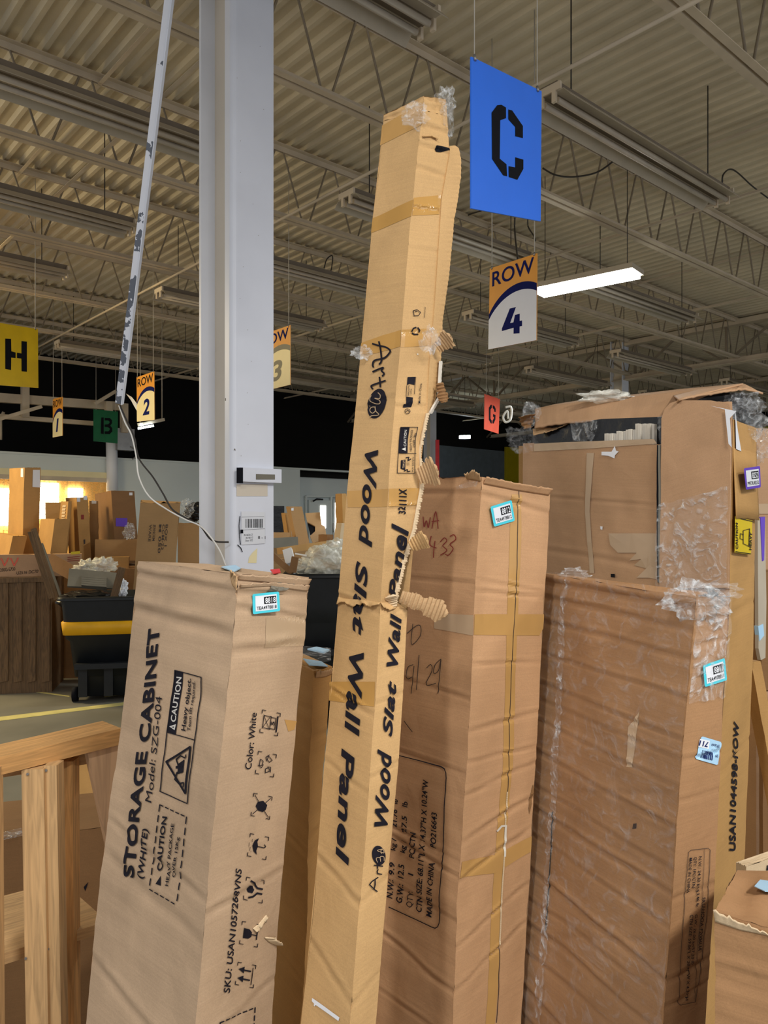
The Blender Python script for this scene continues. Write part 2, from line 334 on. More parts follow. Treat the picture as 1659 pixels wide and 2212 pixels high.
def mkcreases(n, seed, amp, wi=0.0045, tilt=0.01, lo=0.03, hi=0.97):
    r = random.Random(seed); out = []
    for i in range(n):
        t = lo + (hi - lo) * (i + r.random() * .9) / n; out.append((t, t + r.uniform(-tilt, tilt), amp * r.uniform(.3, 1.2), wi * r.uniform(.7, 1.5), r.uniform(0, .012)))
    return out
class Carton:
    def __init__(s, name, label, cat, L, Mm, R, zb=0.0, amp=0.003, seed=1, cl=(), cr=(), res=0.03, mat_=None, jag=0.004, eamp=0.002, group=None, open_top=False, topdip=0.004):
        s.E = [Edge(L, zb, seed, eamp), Edge(Mm, zb, seed + 1, eamp), Edge(R, zb, seed + 2, eamp)]
        Bk = [s.E[0](t) + s.E[2](t) - s.E[1](t) for t in (0, .5, 1)]; Bk[0].z = (s.E[0].z0 + s.E[2].z0) / 2
        s.E.append(Edge(Bk, zb, seed + 3, eamp))
        e = s.E; s.FL = CFace(e[0], e[1], amp, seed, list(cl), jag); s.FR = CFace(e[1], e[2], amp, seed + 20, list(cr), jag)
        base = (e[1](1)); s.root = thing(name, label, cat, base, group) if name else None
        mb = MB()
        for F in (s.FL, s.FR):
            nt = max(2, int(F.H / res)) if not F.cr else max(2, int(F.H / min(res, .0055))); ns = max(2, int(F.W / max(res * .7, .012)))
            vs = []; uv = []; fs = []
            for j in range(nt + 1):
                for i in range(ns + 1):
                    a = i / ns; b = j / nt; p = F.P(a, b)
                    if F.jag: p = p + UP * F.topdrop(a) * max(0, 1 - b * F.H / .03)
                    vs.append(p); uv.append((a * F.W, b * F.H))
            for j in range(nt):
                for i in range(ns): k = j * (ns + 1) + i; fs.append((k, k + ns + 1, k + ns + 2, k + 1))
            mb.add(vs, fs, 0, uv, smooth=True)
        for (A, B) in ((e[2], e[3]), (e[3], e[0])):
            vs = []; fs = []; uv = []
            for j in range(13): vs += [A(j / 12), B(j / 12)]; uv += [(0, j * .15), (.3, j * .15)]
            for j in range(12): fs.append((2 * j, 2 * j + 2, 2 * j + 3, 2 * j + 1))
            mb.add(vs, fs, 0, uv)
        mb.add([x(1) for x in e], [(0, 1, 2, 3)], 0, [(0, 0), (.3, 0), (.3, .3), (0, .3)])
        if not open_top:
            n = 12; vs = []; fs = []; uv = []
            for j in range(n + 1):
                for i in range(n + 1):
                    a, b = i / n, j / n      # a along M->R, b along M->L
                    p = (e[1](0) * (1 - a) + e[2](0) * a) * (1 - b) + (e[0](0) * (1 - a) + e[3](0) * a) * b
                    p = p + UP * (s.FR.topdrop(a) * (1 - b) + s.FL.topdrop(1 - b) * (1 - a))
                    wd = min(1, 5 * a, 5 * (1 - a), 5 * b, 5 * (1 - b)); p = p + UP * wd * (nz(a * 4, b * 4, seed) * topdip * 2 - topdip - (0.004 if i == n // 2 else 0)); vs.append(p); uv.append((a * s.FR.W, b * s.FL.W))
            for j in range(n):
                for i in range(n): k = j * (n + 1) + i; fs.append((k, k + n + 1, k + n + 2, k + 1))
            mb.add(vs, fs, 0, uv, True)
        s.topq = None
        s.body = mb.build('carton_body', mat_ or M['cardB'], s.root)
        s.TOP = Quad(e[0](0), e[3](0), e[2](0), e[1](0))
    def dec(s, name, m_, fn, label=None, parent=None):
        mb = MB(); fn(mb); o = mb.build(name, m_, parent or s.root)
        if label: o['label'] = label
        return o
def prism(name, label, cat, Lx, Mx, Rx, ytop, d, phi=45, zb=0.0, ybot=None, lean=(0, 0), mat_=None, yl=None, yr=None, **k):
    """square-cornered carton from the photograph's three vertical edges: its front edge at distance d, right side turned phi"""
    ph = math.radians(phi); mx = (Mx - CX) / FP * d; kR = (Rx - CX) / FP; kL = (Lx - CX) / FP
    b = (kR * d - mx) / (math.cos(ph) - kR * math.sin(ph)); a = (kL * d - mx) / (-math.sin(ph) - kL * math.cos(ph))
    if a < 0.02: a = 0.15
    if b < 0.02: b = 0.15
    zt = EYE + (HY - ytop) / FP * d
    if ybot is not None: zb = EYE + (HY - ybot) / FP * d
    pm = (mx, d); pr = (mx + b * math.cos(ph), d + b * math.sin(ph)); pl = (mx - a * math.sin(ph), d + a * math.cos(ph))
    zl = zt if yl is None else EYE + (HY - yl) / FP * pl[1]; zr = zt if yr is None else EYE + (HY - yr) / FP * pr[1]
    col = lambda q, z: [cp(q[0], q[1], z), cp(q[0] + lean[0], q[1] + lean[1], zb)]
    return Carton(name, label, cat, col(pl, zl), col(pm, zt), col(pr, zr), zb=zb, mat_=mat_, **k)
def sticker(c, F, q, rim, num, code, label):
    """rimmed inventory sticker: number on black, code line under it (the square code itself is left out)"""
    q = [Vector(p) for p in q]
    L2 = lambda u, v: (q[0].lerp(q[1], u)).lerp(q[3].lerp(q[2], u), v)
    cs = [F.P(*F.st(*p), .004) for p in q]; cs[2] = cs[1] + cs[3] - cs[0]; F = Quad(*cs)
    rr = []
    for (cx_, cy_, a0) in ((.06, .08, 180), (.94, .08, 270), (.94, .92, 0), (.06, .92, 90)):
        for k in range(4): a = math.radians(a0 + k * 30); rr.append(L2(cx_ + .06 * math.cos(a), cy_ + .08 * math.sin(a)))
    o = c.dec('inventory_sticker', M[rim], lambda mb: poly(mb, F, rr, .0016), label)
    mb = MB(); poly(mb, F, [L2(.1, .12), L2(.9, .12), L2(.9, .88), L2(.1, .88)], .0020); poly(mb, F, [L2(.42, .2), L2(.87, .2), L2(.87, .56), L2(.42, .56)], .0024, mi=1)
    text(mb, F, num, L2(.46, .52), L2(.84, .52), L2(.46, .25), bold=.02, off=.0028, mi=0, maxlen=.03); text(mb, F, code, L2(.14, .82), L2(.87, .82), L2(.14, .65), bold=.01, off=.0024, mi=1, maxlen=.03)
    mb.build('sticker_print', [M['lab'], M['black']], o)
# ------------------------------------------------------------------ the hall
X3, Y3 = Vector((1, 0, 0)), Vector((0, 1, 0))
def onY(px, py, Y):
    r = at(px, py, 1.0) - cam.location; k = Y / r.y; return cam.location + r * k
def onX(px, py, X):
    r = at(px, py, 1.0) - cam.location; k = X / r.x; return cam.location + r * k
def onZ(px, py, z):
    r = at(px, py, 1.0) - cam.location; return cam.location + r * ((z - EYE) / r.z)
ZD, ZC = 5.31, 4.6
def sbox(name, x0, x1, y0, y1, z0, z1, m_, **k):
    mb = MB(); mb.hexa([(x0, y0, z0), (x1, y0, z0), (x1, y1, z0), (x0, y1, z0)], [(x0, y0, z1), (x1, y0, z1), (x1, y1, z1), (x0, y1, z1)]); return mb.build(name, m_, kind='structure', **k)
sbox('floor', -5, 27, -4, 19, -0.1, 0, M['floor'])
mb = MB(); vs = []; fs = []; uv = []; x = -4.0
while x < 27:
    for dx, dz in ((0, 0), (.036, 0), (.058, .03), (.13, .03)): vs += [(x + dx, -4, ZD + dz), (x + dx, 19, ZD + dz)]
    x += .1524
for i in range(len(vs) // 2 - 1): fs.append((2 * i, 2 * i + 1, 2 * i + 3, 2 * i + 2))
mb.add(vs, fs); mb.build('ceiling', M['deck'], kind='structure')
# back partition (along X) with its doorway, lit room behind
DX0, DX1, DZ = 1.5, onY(236, 1035, 15).x, onY(236, 1037, 15).z
mb = MB()
for (x0, x1, z0, z1) in ((-5, DX0, 0, 2.95), (DX1, onY(648, 1000, 15).x, 0, 2.95), (DX0, DX1, DZ, 2.95)):
    mb.hexa([(x0, 15, z0), (x1, 15, z0), (x1, 15.15, z0), (x0, 15.15, z0)], [(x0, 15, z1), (x1, 15, z1), (x1, 15.15, z1), (x0, 15.15, z1)])
mb.build('wall_back', M['wallw'], kind='structure')
sbox('wall_back_lower', onY(648, 1000, 15).x, 12.6, 15.25, 15.4, 0, 2.84, M['wallw'])
sbox('trim_1', DX0, DX1, 14.94, 15.0, DZ + .03, DZ + .14, M['cream']); sbox('trim_2', DX0, DX1, 14.93, 15.0, DZ - .05, DZ + .03, M['steel'])
sbox('trim_3', -5, 12.6, 14.98, 15.16, 2.95, 2.99, M['wallw'])
sbox('wall_back_void', -5, 27, 17.4, 17.5, 2.9, 5.6, M['dark']); sbox('wall_room_behind', -1, 8.5, 17.0, 17.1, 0, 2.9, M['roomwarm'])  # black sheet paints in the darkness of the unlit void beyond
sbox('wall_room_ceiling', -5, 26, 15.16, 17.4, 2.8, 2.9, M['dark'])
sbox('wall_far', 24.2, 24.4, -4, 17.4, 0, 4.67, M['darkgrey']); sbox('wall_far_dark', 26, 26.2, -4, 17.4, 4.2, 5.6, M['dark'])
sbox('wall_back_grey', 16.8, 26, 17.25, 17.38, 0, 4.15, M['darkgrey']); q = onY(1092, 1000, 17.2); sbox('wall_back_panel', q.x, 24.2, 17.18, 17.25, 0, 4.3, M['olive'])
p = onX(1092, 1000, 24.1); sbox('wall_far_panel', 24.05, 24.2, -4, p.y, 0, 4.6, M['olive'])
for i, (px, py, sx) in enumerate(((8, 1095, .5), (104, 1082, .42), (163, 1080, .3))):
    q = onY(px, py, 16.97); mb = MB(); mb.box(q, sx, .05, .75 if i < 2 else .5); tag(mb.build('bright_window_lamp', M['warmglow']), ['glaring warm lamp at left edge of the lit doorway', 'glaring warm lamp beside the tallest carton in the doorway', 'small warm lamp right of centre in the doorway'][i], 'lamp', 'lamps in the lit room')
area('lit_room_light', (4, 16.0, 2.4), 2.5, 1.2, 130, (1, 0.8, 0.45))
# strip curtain
c0 = thing('strip_curtain', 'hanging clear vinyl strip curtain glowing in the back doorway', 'curtain', (4, 15.05, DZ))
x = DX0
while x < DX1 - .02:
    mb = MB(); vs = []; fs = []
    for j in range(5): a = j / 4; vs += [(x + .19 * a, 15.06 + .03 * math.sin(a * math.pi), 0.1), (x + .19 * a, 15.06 + .03 * math.sin(a * math.pi), DZ - .05)]
    for j in range(4): fs.append((2 * j, 2 * j + 2, 2 * j + 3, 2 * j + 1))
    mb.add(vs, fs, 0, None, True); mb.build('vinyl_strip', M['curtain'], c0); x += .16
# double door in the lower partition
Yd = 15.2
def doorleaf(name, xa, xb, w0, w1, yt, label):
    a = onY(xa, yt, Yd); b = onY(xb, yt, Yd); mb = MB(); mb.box(((a.x + b.x) / 2, Yd, a.z / 2), abs(b.x - a.x), .06, a.z); d = mb.build(name, M['wallw'], kind='structure')
    p, q = onY(w0[0], w0[1], Yd - .035), onY(w1[0], w1[1], Yd - .035); mb = MB(); mb.box(((p.x + q.x) / 2, Yd - .036, (p.z + q.z) / 2), abs(q.x - p.x), .01, abs(p.z - q.z)); o = mb.build('window_pane', M['glow'], d)
    mb = MB(); mb.tube([onY(w0[0] - 4, 1130, Yd - .08), onY(w0[0] - 4, 1150, Yd - .08)], .012); mb.build('door_handle', M['metal'], d); return d
d1 = doorleaf('door_1', 666, 715, (692, 1092), (704, 1141), 1080, ''); doorleaf('door_2', 718, 748, (724, 1086), (733, 1150), 1078, '')
mb = MB(); mb.tube([onY(676, 1083, Yd - .1), onY(684, 1078, Yd - .15), onY(697, 1079, Yd - .05)], .02); mb.build('door_closer', M['black'], d1)
mb = MB(); a = onY(661, 1072, Yd - .02); b = onY(752, 1072, Yd - .02); mb.bar(a, b, .04, .05); mb.bar(a, (a.x, a.y, 0), .05, .04); mb.bar(onY(716, 1072, Yd - .02), (onY(716, 1072, Yd).x, Yd, 0), .05, .04); mb.build('trim_4', M['wallw'], kind='structure')
# floor line, debris
for i, (a, b, c, d) in enumerate((((-40, 1553), (300, 1513), (300, 1519), (-40, 1562)), ((-20, 1478), (150, 1503), (150, 1505), (-20, 1482)), ((225, 1502), (380, 1480), (380, 1483), (225, 1506)))):
    mb = MB(); q = [onZ(*p, .003) for p in (a, b, c, d)]; mb.hexa([p - UP * .002 for p in q[::-1]], q[::-1]); mb.build('trim_%d' % (5 + i), M['stripe'], kind='structure')
for px, py in ((185, 1700), (182, 1710)):
    pass
mb = MB(); q = onZ(183, 1708, .004); mb.add([q + RT * .0 , q + RT * .03, q + RT * .05 + FW * .2, q + RT * .02 + FW * .2 + UP * .01], [(0, 1, 2, 3)]); tag(mb.build('paper_scrap', M['cream']), 'small cream paper scrap lying on the concrete floor', 'scrap')

# joists, one mesh per part, copied along Y
def joist(Y):
    r = thing('roof_joist', '', 'joist', (0, Y, ZC), 'open web joists under the roof deck'); X0, X1 = -3.0, 26.0
    for nm, z, w_ in (('bottom_chord', ZC, .052), ('top_chord', ZD - .03, .052)):
        mb = MB(); sgn = 1 if z == ZC else -1
        for s_ in (-1, 1):
            mb.box(((X0 + X1) / 2, Y + s_ * (.012 + w_ / 2), z), X1 - X0, w_, .006); mb.box(((X0 + X1) / 2, Y + s_ * .014, z + sgn * .026), X1 - X0, .006, .052)
        mb.build(nm, M['steel'], r)
    mb = MB(); pts = []; x = X0 + .1; z0, z1 = ZC + .02, ZD - .05; k = 0
    while x < X1:
        if k % 2 == 0: pts += [(x - .045, Y, z0 + .02), (x, Y, z0), (x + .045, Y, z0 + .02)]
        else: pts += [(x - .045, Y, z1 - .02), (x, Y, z1), (x + .045, Y, z1 - .02)]
        x += .305; k += 1
    mb.tube(pts, .0095, 6); mb.build('web_rod', M['web'], r); return r
JY = [2.2, 4.25, 6.21, 8.31, 10.34, 12.29, 14.35]
JL = ['nearest white open-web roof joist, crossing the top right corner', 'white open-web joist passing just behind the blue sign', 'white open-web joist meeting the column at mid height', 'white open-web joist level with the top of the lit lamp', 'white open-web joist just above the yellow sign', 'dim open-web joist second from the back partition', 'farthest dim open-web joist over the back partition']
j0 = joist(JY[0])
for i, y in enumerate(JY):
    o = j0 if i == 0 else copy_tree(j0); o.location = (0, y, ZC); o['label'] = JL[i]
# girders across the joists, with columns
def column(X, Y, sx, sy, label, z1=ZD):
    r = thing('steel_column', label, 'column', (X, Y, 0)); t = .018
    mb = MB(); mb.box((X, Y - sy / 2 + t / 2, z1 / 2), sx, t, z1); mb.box((X, Y + sy / 2 - t / 2, z1 / 2), sx, t, z1); mb.build('flange', M['colw'], r)
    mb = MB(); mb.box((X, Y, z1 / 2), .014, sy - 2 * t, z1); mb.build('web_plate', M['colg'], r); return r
for i, (X, lab, n) in enumerate(((13.7, 'truss girder crossing the joists right of the orange sign', 1), (19.6, 'farther truss girder crossing beyond the first one', 1))):
    r = thing('truss_girder', lab, 'girder', (X, 6, ZC)); mb = MB()
    for s_ in (-1, 1): mb.box((X + s_ * .05, 6.5, ZC - .08), .07, 21, .012); mb.box((X + s_ * .02, 6.5, ZC - .03), .012, 21, .09)
    mb.build('bottom_chord', M['steel'], r); mb = MB(); mb.box((X, 6.5, ZD - .08), .16, 21, .09); mb.build('top_chord', M['steel'], r)
    mb = MB(); y = -3.5; k = 0
    while y < 16.5:
        mb.bar((X, y, ZC - .05 if k % 2 else ZD - .1), (X, y + .9, ZD - .1 if k % 2 else ZC - .05), .05, .03)
        if k % 2: mb.bar((X, y, ZC - .05), (X, y, ZD - .1), .04, .04)
        y += .9; k += 1
    mb.build('web_bar', M['web'], r)
column(13.7, 8.55, .22, .28, 'white column seen above the big torn carton'); column(13.7, 13.9, .2, .25, 'white column just right of the tall leaning carton')
column(13.7, 3.3, .22, .28, 'white column hidden low behind the carton pile at right')
# bridging and conduits (along Y)
def yline(X, z, r_, label, name='conduit', m_='steel', y0=-2, y1=15.5, cat='pipe', grp=None):
    mb = MB(); mb.tube([(X, y0, z), (X, y1, z)], r_, 8); return tag(mb.build(name, M[m_]), label, cat, grp)
yline(4.05, 4.53, .013, 'thin white conduit running over the blue sign across the ceiling')
for X, l in ((2.4, 'bridging angle left of the white column'), (7.1, 'bridging angle crossing just right of the lit lamp'), (10.4, 'bridging angle crossing above the orange sign'), (16.6, 'farthest bridging angle beyond the first girder')):
    r = thing('bridging', l, 'brace', (X, 5, 4.6)); 
    for nm, z in (('lower_angle', ZC + .06), ('upper_angle', ZD - .08)):
        mb = MB(); mb.box((X, 6.5, z), .032, 18, .004); mb.box((X + .016, 6.5, z + .016), .004, 18, .032); mb.build(nm, M['steel'], r)
# fluorescent fixtures
def fixture():
    r = thing('strip_light_fixture', '', 'ceiling light', (0, 0, 0), 'unlit strip lights between the joists'); Lh = 1.2
    mb = MB(); mb.hexa([(-Lh, -.05, 0), (Lh, -.05, 0), (Lh, .05, 0), (-Lh, .05, 0)], [(-Lh, -.07, .07), (Lh, -.07, .07), (Lh, .07, .07), (-Lh, .07, .07)]); mb.build('housing', M['housing'], r)
    mb = MB()
    for s_ in (-1, 1):
        a, b, c_ = .05 * s_, .12 * s_, .17 * s_
        for y0, z0, y1, z1 in ((a, .0, b, -.0), (b, -.0, c_, -.055)):
            v = [(-Lh, y0, z0), (Lh, y0, z0), (Lh, y1, z1), (-Lh, y1, z1)]; w_ = [(p[0], p[1], p[2] + .004) for p in v]; mb.hexa(v if s_ > 0 else v[::-1], w_ if s_ > 0 else w_[::-1])
    mb.build('reflector', M['reflector'], r)
    for s_ in (-1, 1): mb = MB(); mb.tube([(-Lh + .03, s_ * .05, -.035), (Lh - .03, s_ * .05, -.035)], .019, 8); mb.build('fluorescent_tube', M['tube'], r)
    for s_ in (-1, 1):
        mb = MB(); mb.box((s_ * Lh, .05, -.03), .02, .03, .07); mb.box((s_ * Lh, -.05, -.03), .02, .03, .07); mb.box((s_ * Lh, 0, .03), .02, .2, .05); mb.build('lamp_holder', M['steel'], r)
        mb = MB(); mb.tube([(s_ * .95, 0, .07), (s_ * .95 , 0.0, ZD - 4.45)], .005, 5); mb.build('hanger_chain', M['darkwire'], r)
    return r
f0 = fixture(); k = 0
FY = {3.07: 'first', 5.15: 'second', 7.0: 'third', 8.75: 'fourth', 12.3: 'farthest'}; CXN = ['leftmost', 'second', 'third', 'fourth', 'fifth']
for y, nm in FY.items():
    for i, x0 in enumerate((.6, 4.09, 7.6, 11.1, 14.9)):
        if (y == 3.07 and i > 1) or (y < 6 and i > 2) or (y == 12.3 and i == 0): continue
        o = f0 if k == 0 else copy_tree(f0); o.location = (x0 + 1.2, y, 4.45); k += 1
        o['label'] = 'unlit white strip light in the %s row from the viewer, %s of its row' % (nm, CXN[i])
# lit fixture
p0, p1 = at(1163, 634, 8.15), at(1372, 592, 7.5); c = (p0 + p1) / 2; dx = (p1 - p0).normalized(); dy = dx.cross(UP).normalized(); dz = dy.cross(dx)
if dz.z < 0: dz = -dz
Lh = (p1 - p0).length / 2
lf = thing('lit_light_fixture', 'glowing white strip light hanging right of the number four sign', 'ceiling light', c)
mb = MB(); mb.box(c, Lh * 2, .26, .03, dx, dy, dz); mb.build('lamp_lens', M['lamp'], lf)
mb = MB(); mb.box(c + dz * .045, Lh * 2 + .06, .3, .05, dx, dy, dz); mb.build('housing', M['reflector'], lf)
for q in (p0, p1): mb = MB(); mb.tube([q + dz * .06 + (c - q) * .15, Vector((q.x + (c - q).x * .15, q.y + (c - q).y * .15, ZD))], .004, 5); mb.build('hanger_chain', M['darkwire'], lf)
area('lit_lamp_light', c - dz * .03, Lh * 2, .24, 90, (.96, 1, .97), dx.to_track_quat('X', 'Z').to_euler())
# far small lamp
mb = MB(); q = at(1004, 944, 22); mb.box(q, .3, .12, .08, RT, FW); tag(mb.build('small_lamp', M['cooler']), 'small bright lamp glowing far away left of the orange sign', 'lamp')

# near column with its cover, switch box, label
cn = at(490, 1130, 3.85); X0, Y0 = cn.x, cn.y; sx, sy = .235, .285
col = thing('steel_column', 'big white steel column standing behind the storage cabinet carton', 'column', (X0 + sx / 2, Y0 + sy / 2, 0))
t = .02; mb = MB(); mb.box((X0 + sx / 2, Y0 + t / 2, ZD / 2), sx, t, ZD); mb.build('front_flange', M['colw'], col)
mb = MB(); mb.box((X0 + sx / 2, Y0 + sy - t / 2, ZD / 2), sx, t, ZD); mb.build('rear_flange', M['colw'], col)
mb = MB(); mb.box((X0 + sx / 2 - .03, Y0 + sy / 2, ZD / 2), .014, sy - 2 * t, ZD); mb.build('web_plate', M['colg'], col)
# cover channel on the front: rounded sleeve
mb = MB(); pr = []; zt = at(500, 575, 3.6).z
for k in range(7): a = math.pi / 2 * k / 6; pr.append((X0 + .0 + .03 - .03 * math.cos(a), Y0 - .022 - .03 * math.sin(a)))
pr = [(X0, Y0)] + pr + [(X0 + sx + .004, Y0 - .052), (X0 + sx + .004, Y0)]
vs = [(x, y, z) for z in (0, ZD) for x, y in pr]; n = len(pr); mb.add(vs, [(i, i + 1, i + 1 + n, i + n) for i in range(n - 1)] + [tuple(range(n)), tuple(range(2 * n - 1, n - 1, -1))], smooth=False); mb.build('column_cover', M['colw'], col)
def cq(px, py, off=0.0):
    return onY(px, py, Y0 - .052 - off)
mb = MB(); a, b = cq(513, 1010), cq(600, 1044); 
mb.hexa([(a.x, a.y - .035, b.z), (b.x, a.y - .035, b.z), (b.x, a.y, b.z), (a.x, a.y, b.z)], [(a.x, a.y - .035, a.z), (b.x, a.y - .035, a.z), (b.x, a.y, a.z), (a.x, a.y, a.z)]); sb = tag(mb.build('switch_box', M['colw']), 'white surface box mounted across the big column', 'box')
def flatY(name, m_, q, par, off, label=None, mats=None):
    mb = MB(); pts = [cq(x, y, off) for x, y in q]; n = len(pts); mb.add(pts, [tuple(range(n))]); o = mb.build(name, m_, par)
    if label: o['label'] = label
    return o
flatY('open_end', M['black'], [(511, 1010), (525, 1010), (525, 1044), (511, 1044)], sb, .0365)
flatY('worn_label', M['dull'], [(553, 1024), (594, 1025), (594, 1036), (553, 1036)], sb, .0365)
flatY('bare_patch', M['colg'], [(511, 1046), (578, 1046), (578, 1072), (511, 1072)], col, .002, 'bare beige paint patch')
S = Quad(cq(500, 1000, .004), cq(580, 1000, .004), cq(580, 1240, .004), cq(500, 1240, .004))
mb = MB(); poly(mb, S, [(521, 1104), (572, 1106), (572, 1174), (521, 1177)], .001); lb = mb.build('shipping_label', M['lab'], col); lb['label'] = 'white shipping label with barcode'
mb = MB(); r_ = random.Random(4); x = 530
while x < 568:
    w_ = r_.choice((1, 1.5, 2.2)); poly(mb, S, [(x, 1121), (x + w_, 1121), (x + w_, 1140), (x, 1140)], .0016); x += w_ + r_.choice((1, 1.5, 2))
stroke(mb, S, [(522, 1117), (570, 1116)], .6, off=.0016); stroke(mb, S, [(524, 1145), (572, 1142)], .6, off=.0016)
poly(mb, S, [(519, 1144), (525, 1144), (525, 1152), (519, 1152)], .0018); stroke(mb, S, [(518, 1115), (516, 1135), (517, 1160), (519, 1176)], 1.6, off=.0016); stroke(mb, S, [(513, 1177), (520, 1184), (523, 1192)], 1.8, off=.0016)
text(mb, S, '8 - 1', (557, 1164), (573, 1164), (557, 1158), .01, off=.0016); text(mb, S, 'IN 462.8-C7', (527, 1158), (546, 1157), (527, 1154), off=.0016); text(mb, S, 'IN 46113', (531, 1164), (546, 1163), (531, 1160), off=.0016); text(mb, S, 'Door 1072', (530, 1170), (546, 1169), (530, 1166), off=.0016)
mb.build('label_print', M['black'], lb)
flatY('torn_sticker', M['cream'], [(536, 1216), (554, 1216), (556, 1184), (545, 1194), (538, 1204)], col, .002)
mb = MB(); q = Quad(cq(500, 1000, .0), cq(580, 1000, .0), cq(580, 1240, .0), cq(500, 1240, .0)); poly(mb, q, [(505, 972), (507, 968), (509, 973)], .001); poly(mb, q, [(486, 860), (488, 860), (488, 866), (486, 866)], .001)
for i in range(16): px, py = 502 + random.Random(i).random() * 70, 100 + i * 68; poly(mb, q, [(px, py), (px + 1, py), (px + 1, py + 1.4), (px, py + 1)], .001)
mb.build('paint_chip', M['dull'], col)

# slanted painted strip hanging from the roof, cords
a, b = at(372, -60, 3.3), at(257, 872, 3.9)
pl = thing('hanging_conduit_strip', 'long slanted white painted strip with worn grey lower end', 'strip', b)
mb = MB(); mb.bar(a, b, .034, .014, FW); mb.build('strip_face', painted_chipped('chipped_white_paint', (226, 230, 240), (98, 104, 116)), pl)
d_ = (b - a).normalized(); s_ = d_.cross(FW).normalized(); mb = MB(); mb.bar(a + s_ * .017, b + s_ * .017, .004, .03, FW); mb.build('edge_lip', M['colw'], pl)
def cord(pts, r_, m_, label, name='power_cord', cat='cord'):
    mb = MB(); mb.tube(smooth_pts([at(*p) for p in pts]), r_, 6); return tag(mb.build(name, M[m_]), label, cat)
cord([(259, 876, 3.9), (272, 905, 3.88), (290, 945, 3.86), (300, 990, 3.84), (330, 1030, 3.82), (352, 1066, 3.8), (372, 1100, 3.8), (400, 1118, 3.8), (432, 1136, 3.79), (452, 1162, 3.79), (468, 1170, 3.8), (494, 1171, 3.8)], .0045, 'darkwire', 'dark grey cord drooping from slanted strip to the big column')
cord([(257, 876, 3.9), (270, 912, 3.88), (284, 940, 3.86), (294, 985, 3.84), (300, 1030, 3.82), (322, 1072, 3.8), (360, 1100, 3.8), (400, 1122, 3.79), (432, 1136, 3.78), (455, 1160, 3.78), (475, 1190, 3.78), (488, 1222, 3.78)], .004, 'whitewire', 'white cord drooping from slanted strip, passing over the column face')
cord([(985, 505, 9.9), (1004, 470, 9.2), (1040, 455, 8.6)], .008, 'darkwire', 'dark cable curving left below the blue sign')
cord([(1172, 363, 6.5), (1200, 378, 6.5), (1240, 382, 6.5), (1290, 372, 6.4), (1330, 344, 6.3)], .007, 'darkwire', 'dark cable sagging right of the blue sign')
cord([(1560, 395, 6.6), (1562, 378, 6.6), (1575, 366, 6.7), (1592, 372, 6.9), (1625, 402, 7.2), (1659, 428, 7.4)], .007, 'darkwire', 'dark cable looping off the near unlit strip light end')
cord([(1112, 470, 6.5), (1112, 500, 6.5), (1118, 560, 6.0)], .007, 'darkwire', 'dark cable dropping straight behind the number four sign')
cord([(1140, 472, 6.5), (1141, 490, 6.5), (1152, 508, 6.4), (1157, 520, 6.3)], .006, 'darkwire', 'short dark cable hook under the blue sign')
cord([(700, 580, 9), (706, 560, 9), (718, 553, 9), (716, 580, 9), (709, 600, 9), (708, 615, 9)], .007, 'darkwire', 'dark cable loop hanging between the column and tall carton')
cord([(1092, 880, 12), (1104, 880, 12), (1103, 905, 12), (1092, 912, 12), (1087, 900, 12), (1096, 888, 12), (1098, 905, 12)], .018, 'whitewire', 'coiled white cord hanging beside the orange sign')

# ------------------------------------------------------------------ hanging signs
def sign(name, label, q, mface, wires, d4, grp=None, th=.006):
    P4 = [at(x, y, d) for (x, y), d in zip(q, d4)]; nn = (P4[1] - P4[0]).cross(P4[3] - P4[0]); rr = at(q[2][0], q[2][1], 1) - cam.location; P4[2] = cam.location + rr * (nn.dot(P4[0] - cam.location) / nn.dot(rr)); F = Quad(*P4); r = thing(name, label, 'sign', P4[3], grp)
    n = -F.n * th; mb = MB(); mb.hexa([P4[3], P4[2], P4[2] + n, P4[3] + n], [P4[0], P4[1], P4[1] + n, P4[0] + n]); mb.build('sign_board', M[mface], r)
    for w_ in wires:
        a = F.point(w_, 0); mb = MB(); mb.tube([a, Vector((a.x, a.y, ZD + .02))], .0022 if d4[0] < 5 else .004, 5); mb.build('hanging_wire', M['wire'], r)
        mb = MB(); mb.tube([a + UP * .012, a - UP * .012 + F.n * .004], .006, 6); mb.build('wire_hook', M['metal'], r)
    return r, F
def LQ(q):
    q = [Vector(p) for p in q]
    return lambda u, v: q[0].lerp(q[1], u).lerp(q[3].lerp(q[2], u), v)
def letter(r, F, polys, m_='black', name='sign_letter'):
    mb = MB()
    for p in polys: poly(mb, F, p, .0015, maxlen=.2)
    return mb.build(name, M[m_], r)
q = [(1018, 122), (1170, 197), (1168, 478), (1018, 450)]; r, F = sign('hanging_sign', 'blue hanging sign with a black stencil letter C', q, 'blue', (.04, .93), (3.0, 3.36, 3.36, 3.0), 'stencil letter signs')
C1 = [(831 + 0, 0)]
g = lambda pts: [(830 + x / 2.0, y / 2.0) for x, y in pts]
letter(r, F, [g([(505, 453), (525, 465), (525, 511), (500, 520), (498, 686), (527, 710), (530, 762), (513, 758), (465, 687), (463, 487), (487, 455)]),
              g([(535, 473), (552, 478), (598, 545), (598, 597), (565, 589), (565, 549), (535, 516)]),
              g([(565, 680), (600, 690), (600, 730), (574, 777), (537, 765), (536, 718), (565, 724)])])
q = [(-45, 690), (82, 711), (83, 838), (-45, 829)]; r, F = sign('hanging_sign', 'yellow hanging sign with a black stencil letter H', q, 'yellow', (.05, .95), (7.3, 8.1, 8.1, 7.3), 'stencil letter signs')
h = lambda pts: [(x / 3.16, 550 + y / 3.16) for x, y in pts]
